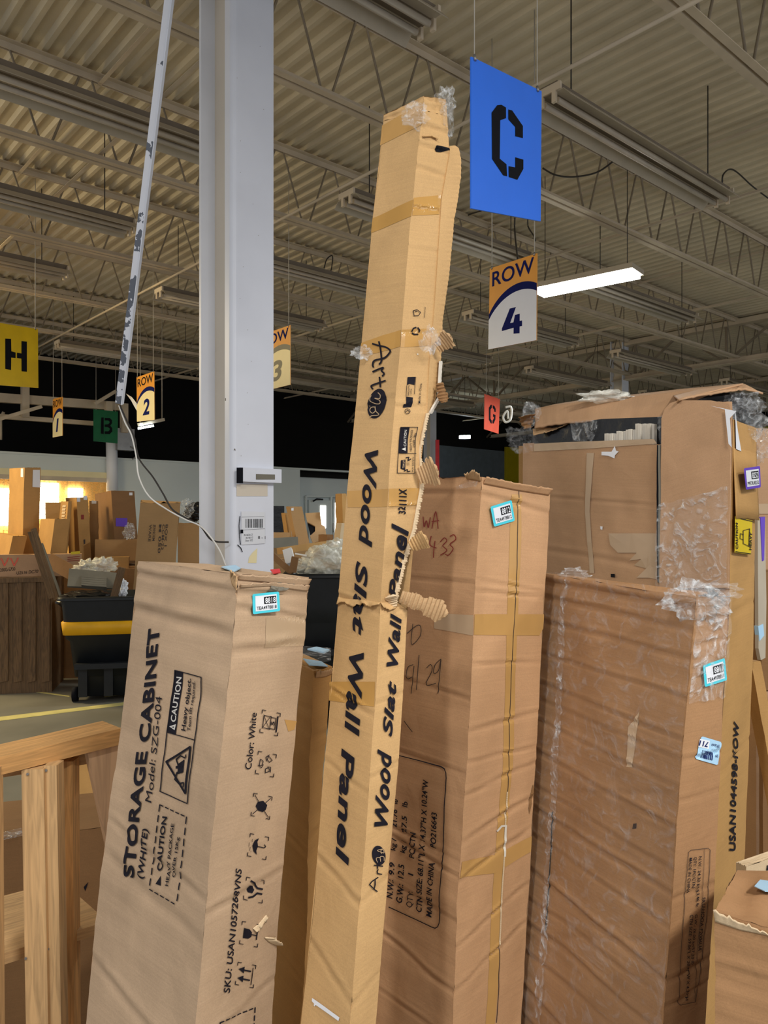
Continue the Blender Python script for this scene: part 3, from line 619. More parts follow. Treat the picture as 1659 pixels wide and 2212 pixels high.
letter(r, F, [h([(35, 573), (75, 575), (77, 660), (106, 668), (106, 706), (76, 703), (75, 788), (35, 780)]), h([(115, 669), (146, 675), (146, 590), (183, 594), (183, 800), (147, 796), (146, 710), (115, 706)])])
q = [(202, 884), (255, 889), (254, 958), (202, 953)]; r, F = sign('hanging_sign', 'green hanging sign with a faint black stencil letter B', q, 'green', (.1, .9), (14.2, 14.6, 14.6, 14.2), 'stencil letter signs')
letter(r, F, [h([(690, 1112), (708, 1112), (708, 1225), (688, 1222)]), h([(714, 1114), (750, 1116), (764, 1130), (764, 1152), (752, 1168), (766, 1184), (766, 1208), (748, 1226), (714, 1224), (714, 1206), (740, 1206), (748, 1196), (748, 1186), (738, 1178), (714, 1176), (714, 1160), (738, 1158), (747, 1150), (747, 1140), (738, 1132), (714, 1132)])])
q = [(1047, 851), (1080, 862), (1077, 937), (1046, 927)]; r, F = sign('hanging_sign', 'orange red hanging sign with a black stencil letter G', q, 'red', (.1, .9), (12.8, 13.3, 13.3, 12.8), 'stencil letter signs')
g2 = lambda pts: [(900 + x / 5.53, 840 + y / 5.53) for x, y in pts]
letter(r, F, [g2([(898, 190), (898, 225), (882, 245), (882, 355), (897, 380), (897, 415), (885, 412), (862, 370), (862, 225), (884, 190)]), g2([(908, 195), (930, 205), (944, 240), (944, 278), (926, 272), (926, 250), (908, 228)]), g2([(912, 300), (942, 312), (940, 365), (920, 415), (905, 413), (905, 380), (922, 352), (922, 335), (912, 332)])])
def row(q, d4, num, label, body='offw', numm='navy', ring='navy', wires=(.05, .95)):
    r, F = sign('row_sign', label, q, 'orange', wires, d4, 'row number signs'); P = LQ(q); pts = []
    def dome(x0, y0):    # dome outline of the printed arch, in board fractions
        c_ = []
        for k in range(13):
            a = math.pi * k / 12; c_.append((.62 - x0 * math.cos(a), 1 - 0 - (.0)) )
        return c_
    def arch(top, half, cx_=.66):
        out = []
        for k in range(17):
            u = k / 16; yy = top + (1 - math.sqrt(max(0, 1 - ((u - cx_) / half) ** 2))) * .62 if abs(u - cx_) < half else top + .62
            out.append(P(u, yy))
        return out + [P(1, 1), P(0, 1)]
    mb = MB(); poly(mb, F, arch(.28, .78), .001, maxlen=.3); mb.build('printed_arch', M[ring], r)
    mb = MB(); poly(mb, F, arch(.37, .80), .0018, maxlen=.3); mb.build('printed_field', M[body], r)
    mb = MB(); text(mb, F, 'ROW', P(.06, .235), P(.94, .205), P(.06, .06), .012, off=.0018, maxlen=.2); mb.build('row_word', M['black'] if num in '12' else M['navy'], r)
    mb = MB()
    if num == '4': poly(mb, F, [P(*p) for p in ((.44, .56), (.57, .56), (.45, .735), (.52, .735), (.55, .65), (.65, .65), (.65, .735), (.70, .735), (.70, .80), (.65, .80), (.65, .88), (.525, .87), (.525, .80), (.28, .81), (.28, .78))], .0026, maxlen=.2)
    else: text(mb, F, num, P(.34, .88), P(.72 if num != '1' else .62, .87), P(.34, .54), .03, .15, off=.0026, maxlen=.2)
    mb.build('row_number', M[numm], r)
row([(1058, 580), (1160, 547), (1159, 735), (1055, 755)], (5.85, 5.45, 5.45, 5.85), '4', 'orange and white row sign numbered four, largest and nearest')
row([(566, 723), (627, 702), (627, 831), (566, 846)], (8.3, 7.9, 7.9, 8.3), '3', 'orange and cream row sign with a faded three, beside the column', 'cream', 'grey_print', 'grey_print')
row([(295, 815), (333, 802), (334, 907), (296, 911)], (10.3, 9.9, 9.9, 10.3), '2', 'orange and cream row sign numbered two, under the slanted strip end', 'cream')
row([(114, 862), (135, 857), (135, 941), (114, 945)], (12.4, 12.1, 12.1, 12.4), '1', 'orange and cream row sign numbered one, smallest and leftmost', 'cream')

# steelwork and lamp above the back partition
def beam(p, q, Y, w_, h_, label, name='steel_beam', cat='beam'):
    mb = MB(); mb.bar(onY(*p, Y), onY(*q, Y), w_, h_); return tag(mb.build(name, M['steel']), label, cat)
beam((-20, 858), (262, 878), 14.8, .1, .16, 'pale steel beam running above the green sign'); beam((-20, 898), (205, 915), 14.8, .08, .08, 'thin pale rail below the upper beam at left')
beam((54, 832), (54, 902), 14.75, .12, .12, 'short pale steel post under the yellow sign'); beam((233, 868), (235, 890), 14.7, .12, .12, 'stub steel post just above the green sign'); beam((268, 872), (268, 935), 14.7, .12, .12, 'narrow steel post right of the green sign')
beam((0, 905), (90, 878), 14.5, .05, .06, 'slanted pale strip under the yellow sign at far left'); beam((205, 872), (250, 845), 14.6, .06, .06, 'short slanted brace beside the slanted strip end')
mb = MB(); mb.tube([onY(241, 955, 14.9), onY(243, 1060, 14.9)], .11, 10); tag(mb.build('drain_pipe', M['colw']), 'white vertical pipe below the green sign', 'pipe')
mb = MB(); mb.box(onY(268, 950, 14.8), .34, .2, .42); eb = tag(mb.build('electrical_box', M['metal']), 'grey metal electrical box above the partition by the green sign', 'box'); mb = MB(); mb.tube(smooth_pts([onY(281, 965, 14.7), onY(292, 972, 14.7), onY(294, 985, 14.7), onY(286, 992, 14.7)]), .015); mb.build('flex_conduit', M['metal'], eb)
mb = MB(); a, b = at(303, 917, 12.5), at(350, 907, 12.8); mb.bar(a, b, .16, .05); fl = tag(mb.build('small_strip_light', M['reflector']), 'small white strip light just below the row 2 sign', 'ceiling light'); mb = MB(); mb.bar(at(302, 925, 12.45), at(328, 920, 12.6), .12, .03); mb.build('lamp_lens', M['cooler'], fl)
for q in (a, b): mb = MB(); mb.tube([q, Vector((q.x, q.y, ZD))], .006, 5); mb.build('hanger_chain', M['wire'], fl)
mb = MB(); mb.tube([at(1, 950, 14), at(1, 905, 14), at(8, 890, 14)], .03); tag(mb.build('corner_conduit', M['steel']), 'curved pale conduit at the left edge below the yellow sign', 'pipe')
mb = MB(); a = at(941, 950, 19); b = at(949, 950, 19); mb.hexa([Vector((a.x, a.y, 0)), Vector((b.x, b.y, 0)), Vector((b.x, b.y, 0)) + FW * .1, Vector((a.x, a.y, 0)) + FW * .1], [a, b, b + FW * .1, a + FW * .1]); tag(mb.build('red_banner', M['redstripe']), 'narrow red upright panel behind the tall carton torn edge', 'panel')
mb = MB(); v = [at(*p) for p in ((272, 850, 10.5), (285, 858, 10.5), (296, 872, 10.4), (297, 890, 10.4), (290, 878, 10.5), (283, 865, 10.6))]; mb.add(v, [(0, 1, 5), (1, 2, 4, 5), (2, 3, 4)]); tag(mb.build('torn_plastic', M['lab']), 'torn white plastic scrap hanging left of the row 2 sign', 'plastic scrap')
# ------------------------------------------------------------------ background stacks at left
def simple(*a, **k):
    k.setdefault('res', .25); k.setdefault('amp', .004); k.setdefault('eamp', .004); k.setdefault('jag', 0.01); return prism(*a, **k)
def lab(c, F, q, m_='lab', name='paper_label', off=.004):
    return c.dec(name, M[m_], lambda mb: poly(mb, F, q, off, maxlen=.3))
crate = simple('wooden_crate', 'dark weathered wooden crate under the stack at far left', 'crate', -3, -40, 112, 1247, 7.7, 12, mat_=M['woodd'])
for i in range(5):
    x = -30 + i * 30; crate.dec('crate_slat', M['woodd'], lambda mb: slab(mb, crate.FR, [(x, 1252), (x + 18, 1251), (x + 18, 1470), (x, 1474)], .02))
crate.dec('crate_rail', M['woodd'], lambda mb: slab(mb, crate.FR, [(-38, 1249), (108, 1246), (108, 1256), (-38, 1260)], .035))
simple('long_carton', 'long brown carton low behind the black cart', 'carton', 305, 302, 440, 1222, 9.2, 8, mat_=M['cardD'], seed=31)
simple('support_carton', 'broad brown carton under the left stack, mostly hidden', 'carton', -60, -200, 292, 1232, 8.3, 8, mat_=M['cardD'], seed=32)
vv = simple('printed_carton', 'long carton with red double V print lying on the crate', 'carton', -60, -25, 176, 1199, 7.75, 22, ybot=1248, mat_=M['cardT'], seed=5)
vv.dec('printed_text', M['red'], lambda mb: (stroke(mb, vv.FR, [(2, 1206), (10, 1222), (18, 1205)], 2.6, off=.004), stroke(mb, vv.FR, [(23, 1206), (31, 1222), (39, 1205)], 2.6, off=.004)), 'red double V')
vv.dec('printed_text', M['ink'], lambda mb: (text(mb, vv.FR, '200G-E730', (0, 1235), (33, 1232), (0, 1228), off=.004, maxlen=.3), text(mb, vv.FR, 'U2516 DC70', (36, 1241), (82, 1237), (36, 1234.5), off=.004, maxlen=.3)))
lab(vv, vv.FR, [(153, 1192), (173, 1190.5), (173, 1196), (153, 1198)], 'lyel'); vv.dec('printed_text', M['redpen'], lambda mb: [stroke(mb, vv.FR, [(146, y), (172, y - 2)], 1.2, off=.004) for y in (1204, 1208, 1212)])
t1 = simple('tall_carton', 'tallest upright carton in the left stack, two white labels near its top', 'carton', 21, 53, 88, 1010, 8.9, 40, zb=1.215, lean=(-.03, 0), mat_=M['cardY'], seed=6, yl=1012, yr=1010)
lab(t1, t1.FR, [(71, 1015), (86, 1015), (86, 1053), (70, 1052)]); lab(t1, t1.FL, [(46, 1012), (51, 1012), (51, 1031), (46, 1030)])
simple('tilted_carton', 'small pale carton lying tilted at the left edge on the printed carton', 'carton', -4, 28, 58, 1158, 8.6, 40, zb=1.215, lean=(-.03, -.1), mat_=M['cardY'], seed=7, yl=1150)
simple('open_carton', 'squat ochre carton with ragged top in front of the honeycomb panel', 'carton', 88, 118, 152, 1121, 8.5, 42, zb=1.215, lean=(-.07, 0), mat_=M['cardY'], seed=8, jag=.03)
simple('brown_carton', 'plain carton standing back against the lit doorway', 'carton', 86, 98, 136, 1085, 9.9, 20, zb=1.215, mat_=M['cardB'], seed=9)
c = simple('upright_carton', 'upright carton with two white labels at its top and dark scuffs low', 'carton', 142, 165, 190, 1074, 9.0, 40, zb=1.215, lean=(.045, 0), mat_=M['cardY'], seed=10)
lab(c, c.FR, [(166, 1074), (173, 1074), (173, 1084), (166, 1084)]); lab(c, c.FR, [(180, 1071), (188, 1071), (188, 1080), (180, 1080)])
c.dec('scuff_mark', M['pen'], lambda mb: poly(mb, c.FR, [(180, 1166), (184, 1165), (184, 1174), (181, 1176)], .004)); c.dec('scuff_mark', M['redpen'], lambda mb: poly(mb, c.FR, [(175, 1112), (181, 1112), (181, 1122), (175, 1122)], .003))
hp = simple('honeycomb_panel', 'narrow slatted cardboard insert leaning behind the squat carton', 'insert', 131, 148, 155, 1083, 8.9, 50, zb=1.215, lean=(-.06, 0), mat_=M['cardY'], seed=11)
for i in range(5): hp.dec('cut_slot', M['pale'], lambda mb: poly(mb, hp.FL, [(136 - i * .6, 1091 + i * 7), (143 - i * .6, 1091 + i * 7), (142 - i * .6, 1096 + i * 7), (135 - i * .6, 1096 + i * 7)], .004, maxlen=.4))
c = simple('narrow_carton', 'narrow carton with green and white label right of the upright one', 'carton', 186, 193, 212, 1082, 9.4, 20, zb=1.215, mat_=M['cardB'], seed=12); lab(c, c.FR, [(198, 1081), (208, 1082), (208, 1088), (198, 1088)])
c = simple('big_carton', 'wide leaning carton with purple label, right of the lit doorway', 'carton', 205, 240, 290, 1060, 9.3, 30, zb=1.215, lean=(.06, 0), mat_=M['cardD'], seed=13, yl=1067)
lab(c, c.FR, [(250, 1119), (275, 1119), (275, 1138), (250, 1137)], 'purple'); lab(c, c.FR, [(279, 1064), (286, 1064), (286, 1070), (279, 1070)])
simple('wide_carton', 'low wide taped carton under the leaning one', 'carton', 190, 205, 300, 1166, 9.0, 15, ybot=1212, mat_=M['cardB'], seed=14)
simple('open_box', 'pale open carton flap behind the black cart rubbish', 'carton', 196, 203, 278, 1204, 8.6, 15, ybot=1240, mat_=M['cardY'], seed=15)
c = simple('worn_carton', 'worn carton with faded black lettering just left of the big column', 'carton', 288, 303, 389, 1086, 8.2, 12, zb=0, lean=(-.16, 0), mat_=M['cardB'], seed=16, jag=.04, yl=1080)
c.dec('printed_text', M['pen'], lambda mb: [text(mb, c.FR, s_, (x, 1133), (x - 3, y1), (x + 5, 1133), .01, off=.005, maxlen=.3) for s_, x, y1 in (('WARE', 323, 1170), ('JEANOEM', 332, 1168), ('M 050', 344, 1195), ('CCM-22', 351, 1188), ('BOX 1', 358, 1180))])
simple('background_carton', 'brown carton partly hidden behind the big column left edge', 'carton', 378, 384, 450, 1130, 8.6, 10, zb=0, mat_=M['cardB'], seed=17)
def blob(name, label, cat, px, py, d, rx, ry, rz, m_, seed=0, cr=.3, n=26, grp=None, flatb=False):
    mb = MB(); c_ = at(px, py, d); vs = []; fs = []
    for j in range(n + 1):
        for i in range(n):
            th = math.pi * j / n; ph = 2 * math.pi * i / n; v = Vector((math.sin(th) * math.cos(ph), math.sin(th) * math.sin(ph), math.cos(th)))
            k = 1 + cr * (noise.noise(v * 2.3 + Vector((seed, 0, 0))) + .5 * abs(noise.noise(v * 6 + Vector((seed, 3, 0)))) + .3 * noise.noise(v * 13 + Vector((seed, 3, 0))))
            vs.append(c_ + RT * v.x * rx * k + FW * v.y * ry * k + UP * v.z * rz * k)
    for j in range(n):
        for i in range(n): fs.append((j * n + i, (j + 1) * n + i, (j + 1) * n + (i + 1) % n, j * n + (i + 1) % n))
    mb.add(vs, fs, 0, None, m_ == 'bag'); return tag(mb.build(name, M[m_]), label, cat, grp)
blob('plastic_wrap', 'crumpled clear wrap on the brown carton by the column', 'plastic wrap', 402, 1098, 8.7, .08, .1, .08, 'filmc', 2, .6)
blob('black_bag', 'dark grey plastic bundle beside the column left edge', 'bag', 424, 1106, 8.9, .13, .1, .1, 'blackfilm', 3, .3)
blob('plastic_wrap', 'small clear wrap bunch between leaning and worn cartons', 'plastic wrap', 280, 1148, 8.0, .05, .05, .07, 'filmc', 6, .6)
# ---- black cart with yellow band
def frame(Mpx, d, phi, Rpx, a_len):
    ph = math.radians(phi); mx = (Mpx - CX) / FP * d; kR = (Rpx - CX) / FP; b = (kR * d - mx) / (math.cos(ph) - kR * math.sin(ph))
    return cp(mx, d, 0), RT * math.cos(ph) + FW * math.sin(ph), -RT * math.sin(ph) + FW * math.cos(ph), b, a_len
def loft(mb, O, u, v, b, a, secs, mi=0, inset_r=.06):
    rings = []
    for z, ins in secs:
        r = []
        for (cx_, cy_, a0) in ((b - ins - inset_r, a - ins - inset_r, 0), (ins + inset_r, a - ins - inset_r, 90), (ins + inset_r, ins + inset_r, 180), (b - ins - inset_r, ins + inset_r, 270)):
            for k in range(5): an = math.radians(a0 + k * 22.5); r.append(O + u * (cx_ + inset_r * math.cos(an)) + v * (cy_ + inset_r * math.sin(an)) + UP * z)
        rings.append(r)
    n = len(rings[0]); vs = [p for r in rings for p in r]; fs = []
    for j in range(len(rings) - 1):
        for i in range(n): fs.append((j * n + i, j * n + (i + 1) % n, (j + 1) * n + (i + 1) % n, (j + 1) * n + i))
    mb.add(vs, fs, mi, None, True); return rings
def cart(label, Mpx, d, phi, Rpx, a_len, zrim, zbot, band=True):
    O, u, v, b, a = frame(Mpx, d, phi, Rpx, a_len); r = thing('rubbish_cart', label, 'cart', O)
    mb = MB(); loft(mb, O, u, v, b, a, [(zrim, -.03), (zrim + .03, -.03), (zrim + .03, .02), (zrim - .1, .03), (.25, .1), (.25, .3)]); mb.build('cart_rim', M['bin'], r)
    mb = MB(); loft(mb, O, u, v, b, a, [(zrim, .0), (zrim - .2, .015), (zrim - .25, .02), (zrim - .36, .03), (zrim - .40, .07), (zrim - .62, .09), (zrim - .66, .12), (.06, .14), (.04, .2)]); mb.build('cart_hull', M['bin'], r)
    if band: mb = MB(); loft(mb, O, u, v, b, a, [(zrim - .33, .018), (zrim - .24, .006), (zrim - .33, .012)][0:0] + [(zrim - .20, .02), (zrim - .205, -.004), (zrim - .325, .01), (zrim - .33, .04)]); mb.build('yellow_band', M['band'], r)
    mb = MB(); mb.box(O + u * b * .5 + v * .05 + UP * (zrim - .62), b * .7, .1, .05, u, v); mb.build('lift_ledge', M['bin'], r)
    for k in (.22, .5, .78): mb = MB(); mb.box(O + u * b * k + v * .12 + UP * .2, .08, .06, .28, u, v); mb.build('moulded_rib', M['bin'], r)
    for k in (.12, .88):
        for vv_ in (.2, a - .2): mb = MB(); cc = O + u * b * k + v * vv_ + UP * .07; mb.tube([cc - u * .025, cc + u * .025], .07, 16); mb.build('wheel', M['black'], r)
    return O, u, v, b, a
O, u, v, b, a = cart('black plastic rubbish cart with a yellow band, left of the cabinet carton', 130, 7.2, 12, 330, .75, .98, .1)
def plank(label, p, q, w_, h_, m_='woodd', name='scrap_plank', cat='plank', grp=None):
    mb = MB(); mb.bar(at(*p), at(*q), w_, h_, FW); return tag(mb.build(name, M[m_]), label, cat, grp)
g_ = 'scrap sticking out of the black cart'
plank('long scrap plank leaning out of the black cart, leftmost of three', (112, 1292, 7.35), (66, 1148, 7.25), .05, .02, grp=g_); plank('scrap plank leaning in the cart, middle of the three', (123, 1295, 7.4), (72, 1142, 7.5), .05, .02, grp=g_); plank('thin pale broken slat leaning in the cart, rightmost of the three', (130, 1292, 7.5), (88, 1175, 7.6), .04, .02, 'dull', grp=g_)
plank('upright pale wood end at the right of the cart load', (246, 1290, 7.4), (264, 1226, 7.4), .06, .04, 'woodd', grp=g_)
plank('wide brown board slanting behind the planks in the cart', (160, 1240, 7.7), (106, 1210, 7.8), .14, .03, 'cardD', grp=g_)
gp = Quad(at(150, 1231, 7.5), at(252, 1236, 7.6), at(250, 1276, 7.5), at(146, 1270, 7.4)); r = thing('grey_panel', 'grey grooved panel stack lying across the black cart', 'panel', at(200, 1255, 7.5), g_)
mb = MB(); slab(mb, gp, [(150, 1231), (252, 1240), (252, 1274), (146, 1269)], .03); mb.build('panel_board', M['dull'], r)
for i in range(5): mb = MB(); slab(mb, gp, [(177, 1247 + i * 5), (231, 1251 + i * 5), (231, 1255 + i * 5), (177, 1251 + i * 5)], .045 + .006 * i); mb.build('panel_ridge', M['dull'], r)
blob('clear_bag', 'crumpled clear plastic peak rising over the grey panel, left', 'bag', 187, 1228, 7.7, .08, .08, .07, 'bag', 11, .8, grp=g_); blob('clear_bag', 'crumpled clear plastic peak rising over the grey panel, right', 'bag', 222, 1224, 7.7, .1, .08, .08, 'bag', 14, .8, grp=g_)
blob('rubbish_bag', 'dark blue bag lying inside the black cart', 'bag', 190, 1296, 7.6, .3, .2, .09, 'blackfilm', 4, .2)
blob('paper_scrap', 'white crumpled paper at the right end of the cart', 'paper', 266, 1272, 7.5, .035, .05, .08, 'lab', 21, .6)
# ---- second bin at centre
O, u, v, b, a = cart('black rubbish bin heaped with clear bags, left of the tall carton', 618, 6.4, 4, 775, .6, 1.25, .1, False)
for i, (px, py, rx, rz, l) in enumerate(((705, 1212, .19, .13, 'large clear plastic bag heaped on the black bin, nearest the tall carton'), (668, 1226, .12, .08, 'flattened clear plastic bag on the black bin, left of the large one'), (726, 1190, .12, .1, 'clear plastic bag topping the heap on the black bin'))):
    blob('clear_bag', l, 'bag', px, py, 6.6 + .1 * i, rx, .2, rz, 'bag', 30 + i, .35, 40, 'clear bags on the black bin')
g_ = 'junk on the black bin'
plank('brown cardboard angle slanting down from the column to the bin', (580, 1192, 6.6), (632, 1238, 6.5), .05, .03, 'cardD', 'cardboard_angle', 'cardboard', g_); plank('short brown cardboard tube end standing on the bin', (632, 1236, 6.3), (638, 1203, 6.3), .055, .055, 'cardD', 'cardboard_tube', 'cardboard', g_)
plank('white foam block leaning on the brown tube end', (628, 1218, 6.6), (621, 1188, 6.7), .08, .04, 'lab', 'foam_block', 'foam', g_); plank('yellow labelled open carton flap behind the foam block', (605, 1190, 7.2), (700, 1176, 7.6), .06, .09, 'cardY', 'carton_flap', 'cardboard', g_)
plank('low brown carton side below the flap', (576, 1210, 7.2), (640, 1212, 7.2), .05, .2, 'cardB', 'low_carton', 'cardboard', g_); plank('grey rolled sheet lying right of the column', (572, 1174, 7.8), (640, 1170, 8), .1, .08, 'dull', 'rolled_sheet', 'roll', g_)
plank('pale low carton edge under the dark screens', (572, 1160, 8.4), (622, 1160, 8.6), .1, .08, 'cardB', 'flat_carton', 'carton', g_)
plank('bent white plastic strip lying over the junk', (638, 1196, 6.6), (662, 1200, 6.5), .012, .008, 'lab', 'plastic_strip', 'strip', g_)
mb = MB(); mb.hexa([Vector((p.x, p.y, 0)) for p in (at(574, 1158, 9.6), at(618, 1158, 9.6), at(618, 1158, 9.7), at(574, 1158, 9.7))], [at(*p) for p in ((574, 1093, 9.6), (614, 1093, 9.6), (614, 1093, 9.7), (574, 1093, 9.7))]); tag(mb.build('dark_screen', M['blackfilm']), 'dark wrapped panel standing just right of the column', 'panel')
c = simple('leaning_carton', 'pale carton with taped corner leaning in front of the white door', 'carton', 618, 626, 652, 1094, 8.6, 30, zb=1.455, lean=(.09, 0), mat_=M['cardB'], seed=41); lab(c, c.FR, [(629, 1098), (634, 1097), (634, 1103), (629, 1103)])
simple('slim_carton', 'slim ochre carton leaning left of the taped carton', 'carton', 607, 615, 622, 1108, 8.8, 40, zb=1.455, lean=(.06, 0), mat_=M['cardY'], seed=42)
mb = MB(); F = Quad(at(656, 1108, 9), at(702, 1108, 9), at(716, 1175, 8.7), at(662, 1175, 8.7)); slab(mb, F, [(660, 1111), (691, 1109), (695, 1136), (702, 1140), (707, 1168), (676, 1175), (670, 1160), (681, 1150), (681, 1139), (664, 1130)], .02); tag(mb.build('torn_cardboard', M['inner']), 'torn flat cardboard sheet with a ragged hole before the white door', 'cardboard')
mb = MB(); slab(mb, F, [(664, 1128), (684, 1136), (682, 1152), (670, 1156)], .004); tag(mb.build('black_foam', M['black']), 'black foam piece showing through the torn cardboard', 'foam')
simple('black_label_carton', 'small brown box with yellow black label by the door', 'carton', 688, 706, 720, 1155, 8.4, 40, zb=1.455, mat_=M['cardD'], seed=43)
simple('tall_thin_carton', 'thin ochre carton standing left of the tall leaning carton', 'carton', 724, 739, 748, 1066, 8.8, 30, zb=1.455, lean=(.02, 0), mat_=M['cardY'], seed=44)
simple('cone_cardboard', 'pale cardboard wedge behind the clear bags', 'carton', 726, 738, 762, 1130, 8.2, 30, zb=1.455, lean=(-.03, 0), mat_=M['pale'], seed=45)
simple('support_carton', 'broad carton behind the black bin, mostly hidden by junk', 'carton', 565, 560, 790, 1182, 8.1, 8, mat_=M['cardB'], seed=46, zb=0)

# ------------------------------------------------------------------ timber rack at left
R0 = thing('timber_rack', 'pine two-by-four rack standing left of the cabinet carton', 'rack', at(88, 1640, 1.75) * 1.0)
def wb(name, b4, t4, m_='woodr'): mb = MB(); mb.hexa([at(*p) for p in b4], [at(*p) for p in t4]); return mb.build(name, M[m_], R0)
def bar4(name, l, r_, dep, m_='woodr'):
    """horizontal member: l,r_ = (px, ytop, ybot, d) at its near face; dep = depth of the member"""
    A = at(l[0], l[1], l[3]); B = at(r_[0], r_[1], r_[3]); A2 = at(l[0], l[2], l[3]); B2 = at(r_[0], r_[2], r_[3]); d = (B - A).cross(UP).normalized() * -dep
    if d.dot(FW) < 0: d = -d
    mb = MB(); mb.hexa([A2, B2, B2 + d, A2 + d], [A, B, B + d, A + d]); return mb.build(name, M[m_], R0)
bar4('top_rail', (-60, 1650, 1690, 1.66), (262, 1573, 1608, 1.90), .1)
bar4('inner_rail', (-60, 1655, 1690, 1.79), (255, 1592, 1640, 1.97), .04, 'woodp')
def post(name, x0, x1, yt, x0b, d, dep, m_='woodp'):
    a = at(x0, yt, d); w_ = (x1 - x0) / FP * d; bt = cp((x0b - CX) / FP * d, d, 0.0); mb = MB(); rr = RT * w_; ff = FW * dep
    mb.hexa([bt, bt + rr, bt + rr + ff, bt + ff], [a, a + rr, a + rr + ff, a + ff]); return mb.build(name, M[m_], R0)
post('corner_stud', 46, 94, 1662, 66, 1.74, .04); post('corner_stud', 94.4, 122, 1654, 114, 1.75, .04); post('rear_stud', 122, 157, 1645, 128, 1.86, .04, 'woodr'); post('end_stud', -74, -18, 1668, -66, 1.66, .05)
bar4('lower_rail', (-60, 2080, 2106, 1.72), (232, 1990, 2012, 1.93), .3, 'woodp')
F = Quad(at(178, 1600, 1.86), at(262, 1600, 1.93), at(262, 1860, 1.93), at(178, 1860, 1.86)); mb = MB(); slab(mb, F, [(181, 1622), (215, 1612), (252, 1604), (262, 1604), (262, 1850), (229, 1840)], .02); mb.build('plywood_gusset', M['ply'], R0)
for px, py, d in ((60, 1672, 1.74), (100, 1664, 1.75), (56, 2070, 1.74), (104, 2050, 1.75)): mb = MB(); q = at(px, py, d - .001); mb.tube([q, q - FW * .002], .003, 8); mb.build('nail_head', M['metal'], R0)
c = simple('taped_dark_carton', 'dark brown carton with taped top behind the timber rack', 'carton', 8, -30, 330, 1815, 2.35, 18, mat_=M['cardD'], seed=51, res=.06)
c.dec('packing_tape', M['filmc'], lambda mb: poly(mb, c.TOP, [(4, 1800), (46, 1790), (50, 1808), (8, 1816)], .003, maxlen=.1)); c.dec('printed_mark', M['ink'], lambda mb: poly(mb, c.FR, [(181, 1915), (191, 1904), (184, 1924)], .002))
simple('pale_carton', 'pale plank-like carton lying beyond the rack on the floor', 'carton', 130, 150, 240, 1762, 3.4, 25, ybot=1780, zb=.0, mat_=M['cardY'], seed=52, res=.06)
blob('crumpled_label', 'purple crumpled wrapper behind the corner stud', 'wrapper', 36, 2012, 1.95, .02, .02, .03, 'purple', 5, .4)
# ------------------------------------------------------------------ foreground cartons
def sm(P, n=4):
    P = [(p[0], p[1], 0) for p in P]; return [(v.x, v.y) for v in smooth_pts(P, n)] if len(P) > 2 else [(p[0], p[1]) for p in P]
def edge(pts): return [at(x, y, d) for x, y, d in pts]
# S: storage cabinet carton
S_ = Carton('storage_cabinet_carton', 'large leaning carton printed storage cabinet, standing in front of the column', 'carton',
    edge([(300, 1212, 1.60), (265, 1530, 1.585), (203, 2000, 1.56), (186, 2212, 1.55)]), edge([(514, 1240, 1.35), (500, 1400, 1.345), (455, 1850, 1.325), (421, 2212, 1.31)]), edge([(668, 1247, 1.50), (655, 1400, 1.495), (600, 2000, 1.465), (588, 2212, 1.455)]),
    seed=101, amp=.003, eamp=.0025, mat_=M['cardS'], jag=.006, res=.012,
    cl=[(.015, .02, .005, .006, .003), (.06, .066, .006, .010, .004), (.32, .345, .002, .007, .01), (.36, .39, .0022, .012, .01), (.49, .53, .003, .01, .012), (.58, .62, .003, .009, .01), (.12, .14, .002, .02, .01)],
    cr=[(.02, .022, .006, .005, .004), (.035, .05, .004, .005, .006), (.36, .345, .003, .006, .006), (.5, .47, .002, .006, .01), (.085, .08, .003, .008, .004)])
L, R = S_.FL, S_.FR
c2 = lambda x, y: (180 + x / 3.072, 1180 + y / 3.072); c3 = lambda x, y: (180 + x / 3.072, 1650 + y / 3.072)
def T(c, F, s, p0, p1, pt, m_='ink', bold=0.012, shear=0.0, label=None, **k): return c.dec('printed_text', M[m_], lambda mb: text(mb, F, s, p0, p1, pt, bold, shear, **k), label)
T(S_, L, 'STORAGE CABINET', (290, 1897), (347, 1353), (265, 1893), bold=.035, shear=.0)
T(S_, L, '(WHITE)', (311, 1898), (322, 1790), (298, 1896), bold=.022, shear=.2); T(S_, L, 'Model: SZG-004', (329, 1734), (350, 1504), (315, 1733), bold=.0, shear=.15)
S_.dec('caution_box', M['ink'], lambda mb: (stroke(mb, L, [(377, 1448), (437, 1463), (408, 1735), (348, 1709)], 2.2, True), stroke(mb, L, [(362, 1581), (421, 1598)], 2.0), poly(mb, L, [(377, 1448), (394, 1452.5), (381, 1586), (362, 1580)], .0013)))
T(S_, L, 'CAUTION', (381.5, 1560), (391, 1463), (370.5, 1558), 'white_ink', .02, off=.0022)
S_.dec('caution_triangle', M['white_ink'], lambda mb: poly(mb, L, [(379, 1577), (382, 1564), (367.5, 1569)], .0019)); S_.dec('caution_triangle', M['ink'], lambda mb: poly(mb, L, [(378, 1572), (378, 1569), (372, 1570)], .0023))
T(S_, L, 'Heavy object.', (402, 1579), (412, 1466), (393, 1577), bold=.02); T(S_, L, 'Team lift required.', (412.5, 1579), (421.5, 1472), (405.5, 1578), bold=.01)
